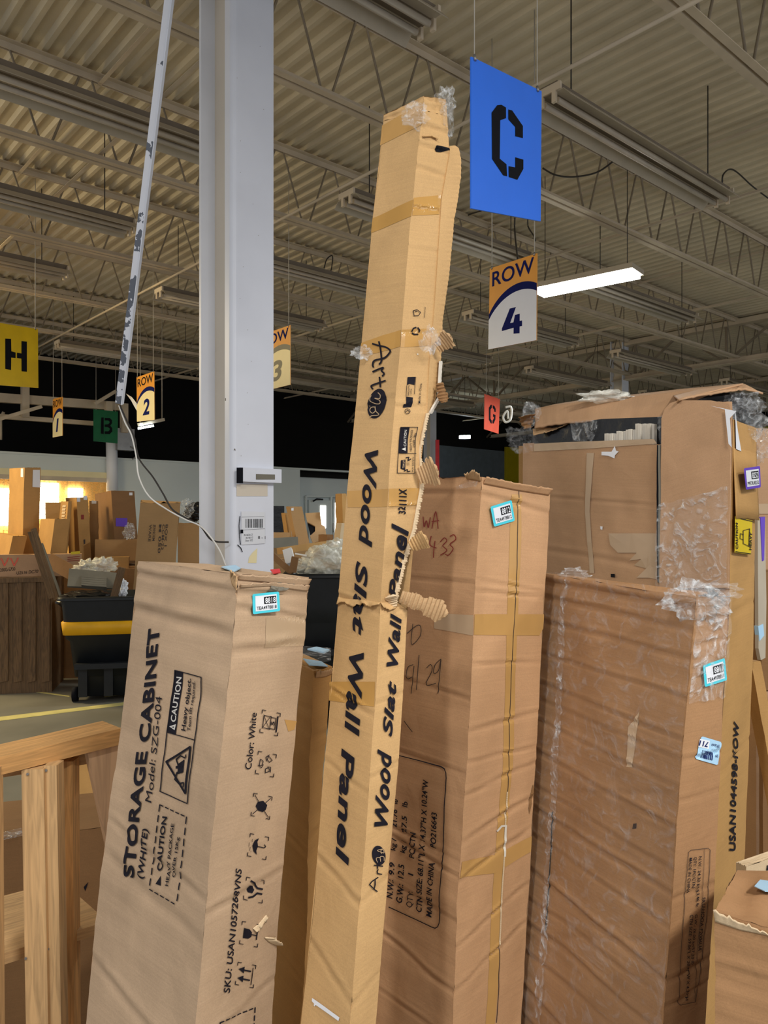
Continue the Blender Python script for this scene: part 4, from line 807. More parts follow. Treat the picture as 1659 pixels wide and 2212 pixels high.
S_.dec('lift_pictogram', M['ink'], lambda mb: (stroke(mb, L, [(362, 1645), (413, 1613), (404, 1713)], 4.5, True), poly(mb, L, [(386, 1650), (400, 1640), (398, 1668), (385, 1672)], .0013),
   stroke(mb, L, [(402, 1637), (392, 1632), (383, 1640), (387, 1652), (396, 1655)], 2.8), stroke(mb, L, [(400, 1690), (389, 1692), (380, 1683), (385, 1668), (395, 1668)], 2.8), stroke(mb, L, [(402, 1637), (404, 1630)], 2.2), stroke(mb, L, [(400, 1690), (399, 1699)], 2.2), poly(mb, L, [(381, 1655), (386, 1653), (386, 1660), (381, 1660)], .0013)))
def dash_box(mb):
    q = [c3(515, 270), c3(695, 350), c3(625, 935), c3(445, 830)]; dashed(mb, L, q[0], q[3], 8, 2.4); dashed(mb, L, q[1], q[2], 8, 2.4); dashed(mb, L, q[0], q[1], 5, 2.4); dashed(mb, L, q[3], q[2], 5, 2.4)
S_.dec('dashed_box', M['ink'], dash_box)
S_.dec('caution_triangle', M['ink'], lambda mb: poly(mb, L, [c3(483, 795), c3(517, 808), c3(517, 742)], .0013)); T(S_, L, 'CAUTION', c3(525, 712), c3(566, 350), c3(492, 705), bold=.03)
T(S_, L, 'HEAVY PACKAGE', c3(568, 810), c3(615, 395), c3(547, 806), bold=.015); T(S_, L, 'OVER 15Kg', c3(609, 753), c3(648, 485), c3(590, 749), bold=.015)
T(S_, R, 'Color: White', c2(1110, 1480), c2(1146, 1105), c2(1070, 1478), bold=.008); T(S_, R, 'SKU: USAN1057268VNS', c3(966, 1518), c3(1047, 700), c3(927, 1513), bold=.014)
def icon(cx_, cy_, kind, w_=20, h_=24):
    ey = Vector((-w_ * .98, -w_ * .2)); ex = Vector((h_ * .13, -h_)); c_ = Vector((cx_, cy_)); P = lambda x, y: tuple(c_ + ex * x + ey * y)
    def f(mb):
        for sx_ in (-1, 1):
            for sy_ in (-1, 1): stroke(mb, R, [P(sx_, sy_ * .6), P(sx_, sy_), P(sx_ * .7, sy_)], 1.5)
        if kind == 'arrows':
            stroke(mb, R, [P(-.75, -.72), P(.75, -.72)], 1.6)
            for x in (-.4, .4): stroke(mb, R, [P(x, -.5), P(x, .3)], 3.2); poly(mb, R, [P(x - .3, .2), P(x + .3, .2), P(x, .85)])
        if kind == 'glass': poly(mb, R, [P(-.45, .7), P(.45, .7), P(.42, .1), P(.2, -.2), P(-.2, -.2), P(-.42, .1)]); stroke(mb, R, [P(0, -.2), P(0, -.75)], 2); stroke(mb, R, [P(-.35, -.78), P(.35, -.78)], 2.4)
        if kind == 'hands':
            poly(mb, R, [P(0, .75), P(.32, .55), P(.32, .15), P(0, -.05), P(-.32, .15), P(-.32, .55)])
            for s in (-1, 1): stroke(mb, R, [P(.75 * s, .5), P(.6 * s, .05), P(.22 * s, -.35), P(.22 * s, -.85)], 3.8)
        if kind == 'umbrella':
            poly(mb, R, [P(-.75, .0), P(-.5, .4), P(0, .6), P(.5, .4), P(.75, 0), P(.4, .12), P(0, 0), P(-.4, .12)]); stroke(mb, R, [P(0, .1), P(0, -.65), P(.12, -.8), P(.28, -.65)], 1.8)
            for i in range(12): x = -.6 + (i * .37) % 1.2; y = .68 + (i % 3) * .14; stroke(mb, R, [P(x, y), P(x + .04, y + .03)], 1.0)
        if kind == 'noclimb': poly(mb, R, [P(-.45, .3), P(-.1, .6), P(.3, .45), P(.5, -.1), P(.2, -.6), P(-.25, -.5), P(-.5, -.2)]); stroke(mb, R, [P(-.85, .85), P(.85, -.85)], 1.4); stroke(mb, R, [P(-.85, -.85), P(.85, .85)], 1.4)
        if kind == 'recycle':
            for k in range(3):
                a = math.radians(90 + 120 * k); q = lambda r_, t: P(r_ * math.cos(a + t), r_ * math.sin(a + t) * .95)
                stroke(mb, R, [q(.78, -.45), q(.42, -.5), q(.42, .35), q(.78, .3)], 1.5, True); stroke(mb, R, [q(.9, .25), q(.62, .72), q(.3, .3)], 1.5)
        if kind == 'stack':
            stroke(mb, R, [P(-.55, -.1), P(-.55, .75), P(.55, .75), P(.55, -.1)], 1.5); stroke(mb, R, [P(-.6, .8), P(.6, .0)], 1.2); stroke(mb, R, [P(.6, .8), P(-.6, .0)], 1.2)
            stroke(mb, R, [P(-.5, -.05), P(.5, -.05), P(.5, -.6), P(-.5, -.6)], 1.5, True); stroke(mb, R, [P(-.7, -.78), P(.7, -.78)], 2.8); text(mb, R, '5', P(-.18, -.5), P(.18, -.5), P(-.18, -.12), .02)
    S_.dec('handling_icon', M['ink'], f)
for (x, y, k) in ((582, 1561, 'stack'), (573, 1650, 'recycle'), (564, 1741, 'noclimb'), (556, 1828, 'umbrella'), (548, 1922, 'hands'), (538, 2017, 'glass'), (529, 2105, 'arrows')): icon(x, y, k)
S_.dec('dashed_box', M['ink'], lambda mb: (dashed(mb, R, (473, 2207), (549, 2175), 6, 2.4), dashed(mb, R, (549, 2175), (542, 2260), 5, 2.4), dashed(mb, R, (473, 2207), (468, 2270), 4, 2.4)))
sticker(S_, R, [(544, 1283.5), (601.5, 1277.6), (604, 1320), (545, 1327)], 'cyan', '8818', 'TEA4978818', 'cyan-edged sticker numbered 8818')
S_.dec('packing_tape', M['palet'], lambda mb: poly(mb, R, [(574, 1335), (660, 1328), (657, 1395), (572, 1400)], .0006)); S_.dec('packing_tape', M['tape'], lambda mb: poly(mb, R, [c2(1335, 1150), c2(1415, 1160), c2(1400, 1215), c2(1360, 1230)], .0007), 'ochre tape scrap')
S_.dec('grey_tape_scrap', M['dull'], lambda mb: poly(mb, R, [c2(1240, 250), c2(1300, 205), c2(1385, 210), c2(1395, 250), c2(1330, 290), c2(1220, 300)], .003, maxlen=.01))
def slabtop(c, name, m_, pts, th, label):
    mb = MB(); slab(mb, c.TOP, pts, th); o = mb.build(name, M[m_], c.root); o['label'] = label
slabtop(S_, 'paper_label', 'lblue', [(478, 1226), (508, 1222), (520, 1229), (506, 1236)], .002, 'pale blue label lying on the top'); slabtop(S_, 'paper_scrap', 'redstripe', [(584, 1232), (604, 1230), (606, 1238), (590, 1240)], .002, 'red paper scrap on the top')
def flapstrip(c, F, name, pts0, pts1, out, m_, n=24, seed=3, jag=.004, label=None):
    """a raised ragged paper lip: from the line pts0 (lying on the face) to pts1 (standing off the face)"""
    P0 = [Vector((*p, 0)) for p in pts0]; P1 = [Vector((*p, 0)) for p in pts1]
    def samp(P, t): k = t * (len(P) - 1); i = min(int(k), len(P) - 2); return P[i].lerp(P[i + 1], k - i)
    vs = []; fs = []; m_n = 5
    for i in range(n + 1):
        t = i / n; a = F.st(*samp(P0, t)[:2]); b = F.st(*samp(P1, t)[:2]); A = F.P(a[0], a[1], .001); B = F.P(b[0], b[1], out)
        for j in range(m_n + 1):
            u = j / m_n; p = A.lerp(B, u) + (UP * nz(t * 22, seed) + FW * nz(t * 22, seed, 5)) * jag * u; vs.append(p)
    for i in range(n):
        for j in range(m_n): k = i * (m_n + 1) + j; fs.append((k, k + 1, k + m_n + 2, k + m_n + 1))
    mb = MB(); mb.add(vs, fs, 0, None, True); o = mb.build(name, M[m_], c.root); md = o.modifiers.new('thick', 'SOLIDIFY'); md.thickness = .002; md.offset = 0
    if label: o['label'] = label
    return o
flapstrip(S_, R, 'crushed_edge', [(514, 1252), (560, 1256), (610, 1262), (664, 1266)], [(512, 1241), (560, 1244), (612, 1247), (668, 1250)], .006, 'cardS', 30, 5, .003); flapstrip(S_, R, 'crushed_edge', [(516, 1268), (580, 1266), (662, 1276)], [(514, 1262), (580, 1258), (664, 1264)], .006, 'cardS', 30, 8, .003)
flapstrip(S_, L, 'torn_corner', [(498, 1245), (504, 1262), (512, 1275)], [(510, 1234), (524, 1248), (524, 1272)], .012, 'inner', 14, 2, .01)
flapstrip(S_, R, 'torn_flap', [c3(1200, 1150), c3(1230, 1180), c3(1275, 1200)], [c3(1230, 1142), c3(1270, 1160), c3(1298, 1190)], .012, 'pale', 10, 2, .006, 'pale torn paper flap'); flapstrip(S_, R, 'torn_flap', [c3(1120, 1090), c3(1160, 1060), c3(1210, 1000)], [c3(1140, 1110), c3(1180, 1070), c3(1220, 1020)], .004, 'pale', 14, 6, .008, 'small pale tear')

# W: plain carton 8812
dW = (1.917, 1.65, 1.82)
W_ = Carton('plain_carton', 'tall brown carton with cyan sticker 8812, behind the very tall carton', 'carton',
    edge([(791, 1034, 1.917), (741, 2212, 1.88)]), edge([(1040, 1030, 1.65), (1028, 1253, 1.648), (1008, 1650, 1.64), (991, 1897, 1.632), (977, 2212, 1.625)]), edge([(1188, 1060, 1.82), (1173, 1337, 1.815), (1158, 1650, 1.808), (1146, 1836, 1.80), (1126, 2212, 1.79)]),
    seed=120, amp=.005, eamp=.003, mat_=M['cardW'], jag=.008, res=.012,
    cl=[(.016, .02, .003, .005, .003), (.13, .125, .002, .004, .002)] + [(.25, .262, .0025, .004, .004), (.345, .35, .002, .004, .004), (.45, .468, .003, .004, .006), (.51, .52, .002, .004, .005), (.57, .6, .003, .005, .01), (.65, .66, .002, .004, .01), (.44, .45, .002, .003, .004)],
    cr=[(.02, .03, .003, .006, .003), (.12, .135, .002, .004, .003), (.135, .14, .0025, .004, .003), (.22, .225, .002, .004, .003), (.3, .29, .003, .005, .004), (.335, .335, .002, .004, .004), (.375, .355, .0025, .005, .004), (.43, .4, .003, .006, .006), (.475, .44, .0025, .006, .006), (.55, .51, .0025, .005, .006), (.6, .56, .0025, .005, .006)])
L, R = W_.FL, W_.FR; c5 = lambda x, y: (640 + x / 2.9625, 1600 + y / 2.9625); c4 = lambda x, y: (640 + x / 2.9625, 1000 + y / 2.9625)
tp = lambda name, c, F, pts, m_='tape', o=.0006: c.dec(name, M[m_], lambda mb: poly(mb, F, pts, o))
tp('packing_tape', W_, R, [(1104, 1068), (1128, 1068), (1109, 1650), (1067, 2212), (1048, 2212), (1088, 1650)]); tp('packing_tape', W_, R, [c4(1140, 968), c4(1583, 968), c4(1578, 1060), c4(1552, 1105), c4(1136, 1100)], o=.0009); tp('packing_tape', W_, L, [c4(880, 960), c4(1135, 975), c4(1132, 1105), c4(880, 1060)], 'palet')
tp('packing_tape', W_, R, [c5(1045, 880), c5(1060, 775), c5(1280, 735), c5(1505, 610), c5(1500, 710), c5(1280, 850)], o=.0010)
def flute_edge(mb):
    pts = [c4(1423, 130), c4(1412, 480), c4(1405, 790), c4(1385, 1200), c4(1370, 1580), c4(1362, 1860), c5(1358, 300), c5(1340, 640), c5(1310, 1100), c5(1290, 1500), c5(1275, 1800)]
    stroke(mb, R, [Vector(p) for p in pts], 1.2, off=.0013, mi=0)
W_.dec('flap_seam', M['pen'], flute_edge); W_.dec('torn_flutes', M['pale'], lambda mb: dashed(mb, R, c5(1352, 330), c5(1334, 700), 26, 3.0, off=.0018)); W_.dec('torn_flutes', M['pale'], lambda mb: dashed(mb, R, c5(1334, 740), c5(1296, 1330), 46, 3.0, off=.0018))
W_.dec('tape_tail', M['whiteboard'], lambda mb: stroke(mb, R, [c5(1290, 580), c5(1318, 548), c5(1345, 545), c5(1337, 740)], 4, off=.002))
sticker(W_, R, [(1058, 1094.5), (1104, 1080), (1111, 1125), (1066, 1138)], 'cyan', '8812', 'TEA4978812', 'cyan-edged sticker numbered 8812')
def rrect(mb):
    p = [c5(655, 92), c5(800, 130), c5(925, 165), c5(950, 180), c5(960, 205), c5(962, 240), c5(950, 500), c5(935, 800), c5(918, 1120), c5(914, 1170), c5(904, 1192), c5(888, 1200), c5(865, 1192), c5(600, 1062)]; stroke(mb, L, p, 1.9)
W_.dec('printed_frame', M['ink'], rrect)
for s, p0, p1, pt, b_ in (('MADE IN CHINA', (865, 1133), (885, 785), (830, 1122), .02), ('PO216643', (893, 692), (906, 462), (858, 684), .02), ('CTN SIZE: 68.11"L X 14.37"H X 10.24"W', (802, 1100), (851, 250), (767, 1090), .02), ('QTY:', (742, 1068), (748, 965), (706, 1060), .02), ('1', (750, 866), (751, 850), (716, 860), .02), ('PC/CTN', (756, 755), (767, 590), (722, 748), .02),
    ('G.W.:', (680, 1040), (687, 920), (642, 1030), .02), ('12.5', (687, 885), (692, 795), (652, 877), .02), ('kg /', (695, 722), (700, 640), (665, 716), .02), ('27.5', (703, 597), (708, 485), (671, 590), .02), ('lb', (712, 428), (715, 392), (680, 422), .02), ('N.W.:', (620, 1010), (627, 890), (584, 1000), .02), ('9.9', (630, 860), (634, 780), (600, 853), .02), ('kg /', (636, 705), (641, 625), (608, 700), .02), ('21.78', (645, 555), (650, 440), (612, 550), .02), ('lb', (652, 405), (655, 375), (622, 400), .02)):
    T(W_, L, s, c5(*p0), c5(*p1), c5(*pt), bold=b_, shear=.12)
def hand(c, F, m_, strokes, w_=1.6, label=None): return c.dec('handwriting', M[m_], lambda mb: [stroke(mb, F, sm([c4(*p) for p in s]), w_, maxlen=.012) for s in strokes], label)
hand(W_, L, 'redpen', [[(818, 345), (825, 410), (838, 370), (850, 415), (862, 350)], [(872, 420), (895, 312), (910, 420)], [(872, 375), (915, 370)], [(868, 470), (862, 525), (900, 545)], [(892, 500), (882, 605)], [(925, 505), (950, 480), (965, 500), (940, 530), (965, 560), (925, 590)], [(985, 470), (1010, 460), (1020, 490), (985, 520), (1005, 550), (975, 590), (955, 585)]], 2.0, 'red handwriting WA 433')
hand(W_, L, 'pen', [[(755, 1290), (720, 1310), (715, 1380), (750, 1370)], [(760, 1300), (745, 1475)], [(790, 1230), (778, 1450)], [(838, 1310), (862, 1290), (870, 1330), (835, 1420), (895, 1410)], [(925, 1255), (890, 1290), (880, 1345), (910, 1330), (925, 1260), (908, 1475)], [(750, 1030), (742, 1160), (795, 1110), (800, 1050), (775, 1040), (715, 1090)], [(700, 1650), (750, 1720)]], 1.5, 'thin black handwriting 4/29')
flapstrip(W_, L, 'crushed_corner', [(1008, 1034), (1025, 1037), (1038, 1040)], [(1010, 1024), (1030, 1018), (1044, 1026)], .012, 'inner', 16, 3, .01); flapstrip(W_, R, 'torn_top_edge', [(1044, 1045), (1110, 1058), (1184, 1070)], [(1044, 1030), (1110, 1044), (1187, 1056)], .01, 'cardW', 30, 4, .004)
W_.dec('torn_patch', M['cardD'], lambda mb: poly(mb, R, [c5(1512, 280), c5(1520, 300), c5(1505, 400), c5(1490, 470), c5(1485, 430), c5(1495, 340)], .0012), 'dark torn scar')
W_.dec('glossy_tape', M['filmc'], lambda mb: poly(mb, L, [c4(1020, 150), c4(1100, 120), c4(1165, 118), c4(1160, 150), c4(1085, 160), c4(1030, 168)], .002))

# A: very tall wall panel carton
dA = lambda py: 1.65 - .33 * (py - 214) / 1998
def EA(pts, off, fr=None): return [at(x, y, dA(y) + off * (fr[i] if fr else 1)) for i, (x, y) in enumerate(pts)]
mA = [(914, 238), (901, 340), (884, 496), (874, 640), (865, 748), (853, 875), (842, 1000), (822, 1304), (812, 1489), (800, 1650), (788, 1836), (773, 1988), (756, 2212)]
Au = Carton('wall_panel_carton', 'very tall thin torn carton printed wood slat wall panel, rising above everything', 'carton',
    EA([(828, 262), (818, 380), (805, 474), (787, 677), (769, 875), (755, 1000), (731, 1287), (716, 1489), (701, 1650), (676, 1988), (650, 2212)], .085), EA(mA, 0),
    EA([(966, 252), (971, 330), (953, 430), (941, 610), (936, 680), (926, 790), (921, 893), (908, 950), (908, 1061), (891, 1148), (869, 1219), (852, 1292), (856, 1300), (880, 1318), (873, 1466), (861, 1650), (843, 1836), (812, 2212)], .048),
    seed=140, amp=.002, eamp=.0012, mat_=M['cardA'], jag=.004, res=.012,
    cl=[(.255, .24, .002, .004, .002), (.3, .29, .001, .004, .002), (.40, .405, .004, .004, .004), (.47, .478, .0025, .004, .003), (.52, .53, .002, .004, .003), (.585, .6, .003, .005, .006), (.64, .66, .003, .005, .004), (.16, .15, .001, .004, .002)],
    cr=[(.012, .016, .004, .005, 0), (.03, .034, .004, .004, 0), (.05, .054, .004, .004, 0), (.085, .085, .002, .003, 0), (.12, .12, .002, .004, 0), (.25, .25, .0025, .004, 0), (.19, .19, .001, .004, 0), (.33, .33, .002, .004, 0), (.47, .467, .002, .004, 0), (.52, .515, .002, .004, 0), (.6, .59, .002, .004, 0), (.66, .65, .002, .004, 0)])
L, R = Au.FL, Au.FR; a1 = lambda x, y: (760 + x / 4.4233, 180 + y / 4.4233); a2 = lambda x, y: (740 + x / 5.53, 640 + y / 5.53)
tp('packing_tape', Au, L, [a1(590, 1110), a1(570, 1270), a1(185, 1430), a1(200, 1290), a1(430, 1180)], 'tapeY'); tp('packing_tape', Au, R, [a1(590, 1095), a1(855, 1070), a1(835, 1255), a1(575, 1265)], 'tapeY')
tp('packing_tape', Au, L, [a2(700, 400), a2(480, 465), a2(225, 560), a2(205, 700), a2(400, 680), a2(690, 600)], 'tapeY'); tp('packing_tape', Au, R, [a2(705, 400), a2(1090, 385), a2(1080, 590), a2(690, 610)], 'tapeY')
tp('packing_tape', Au, L, [a1(290, 405), a1(685, 185), a1(675, 395), a1(270, 595)], 'tape'); tp('packing_tape', Au, L, [c4(325, 180), c4(590, 165), c4(585, 280), c4(330, 285)], 'tapeY'); tp('packing_tape', Au, R, [c4(592, 165), c4(800, 160), c4(795, 270), c4(588, 280)], 'tapeY')
tp('packing_tape', Au, L, [c4(215, 1400), c4(505, 1400), c4(500, 1560), c4(210, 1520)], 'tapeY')
WS = dict(bold=.03, shear=.3)
T(Au, L, 'Wood', (790, 975), (775, 1183), (818, 972), **WS); T(Au, L, 'Slat', (771, 1212), (763, 1373), (797, 1210), **WS); T(Au, L, 'Wall', (757, 1412), (745, 1590), (788, 1410), **WS); T(Au, L, 'Panel', (740, 1616), (724, 1868), (769, 1614), **WS)
Au.dec('logo_writing', M['ink'], lambda mb: ([stroke(mb, L, sm([a2(*p) for p in s]), 3.6, maxlen=.01) for s in ([(365, 570), (430, 590), (520, 610), (572, 650), (555, 690), (500, 740), (390, 770), (368, 820), (375, 850)], [(440, 545), (460, 640), (470, 770), (445, 815)], [(368, 905), (420, 880), (490, 855), (470, 890), (500, 925), (480, 955)], [(515, 1010), (440, 1035), (360, 1065), (350, 1085), (365, 1110)], [(445, 968), (450, 1010), (455, 1085)])]))
def ell(cx_, cy_, rx, ry, tilt=0, n=28): return [(cx_ + rx * math.cos(2 * math.pi * k / n) - tilt * ry * math.sin(2 * math.pi * k / n), cy_ + ry * math.sin(2 * math.pi * k / n)) for k in range(n)]
Au.dec('logo_disc', M['ink'], lambda mb: poly(mb, L, [a2(*p) for p in ell(410, 1282, 108, 178, .18)], .0012)); Au.dec('logo_writing', M['tan_ink'], lambda mb: [stroke(mb, L, sm([a2(*p) for p in s]), 1.8, off=.0028, maxlen=.01) for s in ([(430, 1155), (458, 1185), (450, 1225), (395, 1222), (445, 1245), (450, 1285), (400, 1285), (345, 1260), (335, 1220), (350, 1190)], [(400, 1325), (350, 1330), (335, 1370), (365, 1400), (400, 1370), (395, 1330), (405, 1375), (440, 1410), (425, 1425), (360, 1430), (335, 1445)])])
T(Au, R, 'Wood', (834, 1786), (844, 1621), (806, 1785), **WS); T(Au, R, 'Slat', (845, 1592), (855, 1472), (824, 1590), **WS); T(Au, R, 'Wall', (858, 1440), (867, 1326), (834, 1440), **WS); T(Au, R, 'Panel', (859, 1296), (881, 1134), (838, 1295), clampst=(0, 1.0), **WS)
T(Au, R, '32111X', (873.5, 1111), (876, 1057), (858.5, 1110), bold=.025)
Au.dec('logo_writing', M['ink'], lambda mb: [stroke(mb, R, [c5(*p) for p in s], 2.4, maxlen=.01) for s in ([(512, 962), (486, 942), (463, 918), (478, 898), (516, 872)], [(496, 948), (498, 886)], [(540, 852), (514, 848)], [(514, 848), (511, 832), (517, 822)], [(546, 800), (492, 794)], [(514, 816), (511, 780)])])
Au.dec('logo_disc', M['ink'], lambda mb: poly(mb, R, [c5(*p) for p in ell(523, 732, 42, 62, -.1)], .0012)); Au.dec('logo_writing', M['tan_ink'], lambda mb: [stroke(mb, R, sm([c5(*p) for p in s]), 1.3, off=.0028, maxlen=.01) for s in ([(510, 775), (503, 750), (525, 745), (530, 770), (528, 740), (550, 740), (552, 765)], [(535, 720), (532, 700), (545, 695), (550, 715), (510, 700), (548, 688)])])
def caut(mb):
    stroke(mb, R, [a2(683, 1568), a2(888, 1568), a2(850, 2116), a2(641, 2114)], 1.3, True); poly(mb, R, [a2(683, 1568), a2(793, 1568), a2(768, 1878), a2(664, 1877)], .0012); stroke(mb, R, [a2(664, 1877), a2(866, 1880)], 1.0)
    poly(mb, R, [a2(690, 1960), a2(745, 1950), a2(740, 2080), a2(685, 2060)], .0012); stroke(mb, R, [a2(745, 1930), a2(780, 1925), a2(770, 1965), a2(805, 1945)], 2); stroke(mb, R, [a2(725, 2090), a2(760, 2070), a2(765, 2095), a2(795, 2090)], 2)
    for y in (1985, 2000, 2015): stroke(mb, R, [a2(752, y), a2(785, y)], .6)
Au.dec('caution_box', M['ink'], caut); T(Au, R, 'CAUTION', a2(748, 1795), a2(757, 1600), a2(718, 1795), 'white_ink', .015, off=.0022); Au.dec('caution_triangle', M['white_ink'], lambda mb: poly(mb, R, [a2(742, 1850), a2(742, 1806), a2(692, 1828)], .0022))
T(Au, R, 'HEAVY PACKAGE', a2(817, 1852), a2(832, 1598), a2(792, 1852)); T(Au, R, 'OVER 15kg', a2(853, 1805), a2(868, 1637), a2(830, 1803)); T(Au, R, 'Made in China', a2(915, 1283), a2(940, 1045), a2(890, 1281)); T(Au, R, 'waterproof', a2(972, 262), a2(984, 130), a2(958, 260)); T(Au, R, 'TEAM LIFT', a2(725, 2058), a2(732, 1960), a2(702, 2056), 'tan_ink', off=.0022)
T(Au, R, 'PUT SAFETY', a2(832, 2098), a2(842, 1915), a2(815, 2098))
Au.dec('handling_icon', M['ink'], lambda mb: ([stroke(mb, R, [a2(*p) for p in s], w_, c_) for s, w_, c_ in (([(838, 175), (880, 162), (925, 195), (900, 232), (848, 235), (842, 200)], 1.4, True), ([(862, 185), (885, 178)], 1.4, False), ([(825, 420), (840, 385), (870, 375)], 3, False), ([(890, 378), (912, 410), (908, 430)], 3, False), ([(895, 455), (850, 455), (830, 440)], 3, False))]))
Au.dec('recycling_badge', M['ink'], lambda mb: (poly(mb, R, [a2(775, 965), a2(868, 962), a2(855, 1060), a2(800, 1045), a2(765, 1060)], .0012), poly(mb, R, [a2(755, 1200), a2(835, 1210), a2(822, 1325), a2(722, 1330), a2(722, 1290), a2(750, 1290)], .0012), stroke(mb, R, [a2(*p) for p in ell(765, 1375, 30, 30)], 1.2, True), stroke(mb, R, [a2(745, 1385), a2(765, 1360), a2(785, 1385)], 1.2), stroke(mb, R, [a2(868, 965), a2(850, 1170)], 1.0), stroke(mb, R, [a2(762, 1060), a2(750, 1200)], 1.0)))
T(Au, R, 'BARQUETTE', a2(785, 1188), a2(796, 1068), a2(768, 1186)); T(Au, R, '+ ETUI', a2(815, 1188), a2(822, 1110), a2(798, 1186))
Au.dec('staple_hole', M['whiteboard'], lambda mb: poly(mb, R, [a2(*p) for p in ell(893, 693, 9, 9, 0, 8)], .0015)); Au.dec('white_tape_scrap', M['lab'], lambda mb: (poly(mb, L, [c5(105, 1645), c5(130, 1662), c5(282, 1770), c5(275, 1792), c5(120, 1685), c5(103, 1665)], .0016), poly(mb, L, [c5(135, 1680), c5(120, 1700), c5(115, 1690), c5(125, 1675)], .0016)), 'small white tape strip near the bottom')
# opened third-side flap beyond the fold, tapering down, fluted torn edge
def ribbon(name, c, left, right, dl, dr, m_, n=70, teeth=.0, seed=1, label=None, th=.004):
    yl0, yl1 = left[0][1], left[-1][1]; mb = MB(); vs = []; fs = []; uv = []
    for i in range(n + 1):
        y = yl0 + (yl1 - yl0) * i / n; xl = np.interp(y, [p[1] for p in left], [p[0] for p in left]); xr = np.interp(y, [p[1] for p in right], [p[0] for p in right])
        tz = teeth * ((1 if i % 2 else -1) * .6 + nz(i * .35, seed) * 2)
        for j in range(4): u = j / 3; vs.append(at(xl + (xr + tz * u - xl) * u, y, dA(y) + dl + (dr - dl) * u - .001 * math.sin(u * 3.14))); uv.append((u * .03, i * .02))
    for i in range(n):
        for j in range(3): k = i * 4 + j; fs.append((k, k + 1, k + 5, k + 4))
    mb.add(vs, fs, 0, uv, False); o = mb.build(name, M[m_], c.root); md = o.modifiers.new('thick', 'SOLIDIFY'); md.thickness = th; md.offset = 0
    if label: o['label'] = label
foldx = [(971, 316), (970, 334), (953, 430), (941, 610), (936, 680), (926, 790), (921, 893), (909, 950)]
ribbon('side_flap', Au, foldx[:7], [(978, 312), (990, 322), (995, 345), (994, 385), (988, 430), (980, 474), (974, 540), (968, 600), (962, 640), (955, 690), (951, 776), (940, 860), (926, 893)], .047, .075, 'cardA', 110, .7, 3, 'flap of the third side, torn along its edge')
ribbon('inner_wall', Au, [(950, 780), (946, 860), (926, 893)], [(954, 776), (950, 860), (930, 897)], .06, .07, 'whiteboard', 24, .5, 5)
ribbon('torn_flutes', Au, [(920, 893), (909, 950), (906, 975), (907, 1050), (890, 1145), (866, 1215), (848, 1296)], [(926, 893), (916, 940), (908, 975), (915, 1050), (897, 1148), (874, 1222), (856, 1300)], .044, .05, 'pale', 150, 1.7, 7, 'pale torn corrugated edge')
def curl(c, px, py, d, dirpx, L_, W2, ribs, label, m_='inner', bend=1.2):
    """torn fluted strip curling away: dirpx its direction in the photograph plane"""
    O = at(px, py, d); a = Vector(dirpx).normalized(); D = RT * a.x - UP * a.y; N = RT * a.y + UP * a.x; vs = []; fs = []; n, m2 = ribs * 6, 6
    for i in range(n + 1):
        t = i / n; th = bend * t; cpos = O + D * (L_ * math.sin(th) / max(bend, .1)) - FW * (L_ * (1 - math.cos(th)) / max(bend, .1)); w_ = W2 * (0.7 + .7 * t + .45 * nz(t * 6, px)) * min(1, 5 * (1.02 - t))
        for j in range(m2 + 1): u = j / m2 - .5; vs.append(cpos + N * (u * w_ + .003 * nz(t * 30, j, px)) + (-FW * math.cos(th) - D * math.sin(th)) * .0016 * math.sin(t * ribs * 2 * math.pi) - FW * .003 * (1 - 4 * u * u))
    for i in range(n):
        for j in range(m2): k = i * (m2 + 1) + j; fs.append((k, k + 1, k + m2 + 2, k + m2 + 1))
    mb = MB(); mb.add(vs, fs, 0, None, False); o = mb.build('torn_curl', M[m_], c.root); md = o.modifiers.new('thick', 'SOLIDIFY'); md.thickness = .0008; o['label'] = label
curl(Au, 944, 752, 1.60, (1, -.75), .042, .032, 7, 'small pale fluted curl at mid height', 'inner'); curl(Au, 903, 1030, 1.545, (1, -.35), .05, .045, 8, 'larger fluted curl above the plain carton top'); curl(Au, 886, 1180, 1.515, (1, -.5), .045, .03, 7, 'fluted curl beside the red handwriting', 'cardA')
curl(Au, 866, 1288, 1.50, (1, .35), .105, .032, 12, 'long torn tongue pointing right at the seam', 'inner', .9); curl(Au, 950, 828, 1.60, (.2, 1), .045, .018, 6, 'brown torn sliver behind the fold', 'cardD', .6); curl(Au, 850, 1310, 1.495, (-.2, -1), .03, .02, 6, 'crushed flutes at the lower tear', 'pale')
flapstrip(Au, L, 'torn_lip', [(731, 1290), (760, 1294), (790, 1297), (822, 1302)], [(732, 1306), (744, 1300), (765, 1311), (790, 1303), (800, 1312), (823, 1306)], .006, 'cardA', 40, 9, .003, 'ragged lower edge of the outer sleeve'); flapstrip(Au, R, 'torn_lip', [(822, 1302), (840, 1300), (850, 1296)], [(823, 1310), (838, 1318), (852, 1312)], .007, 'cardA', 14, 4, .004)
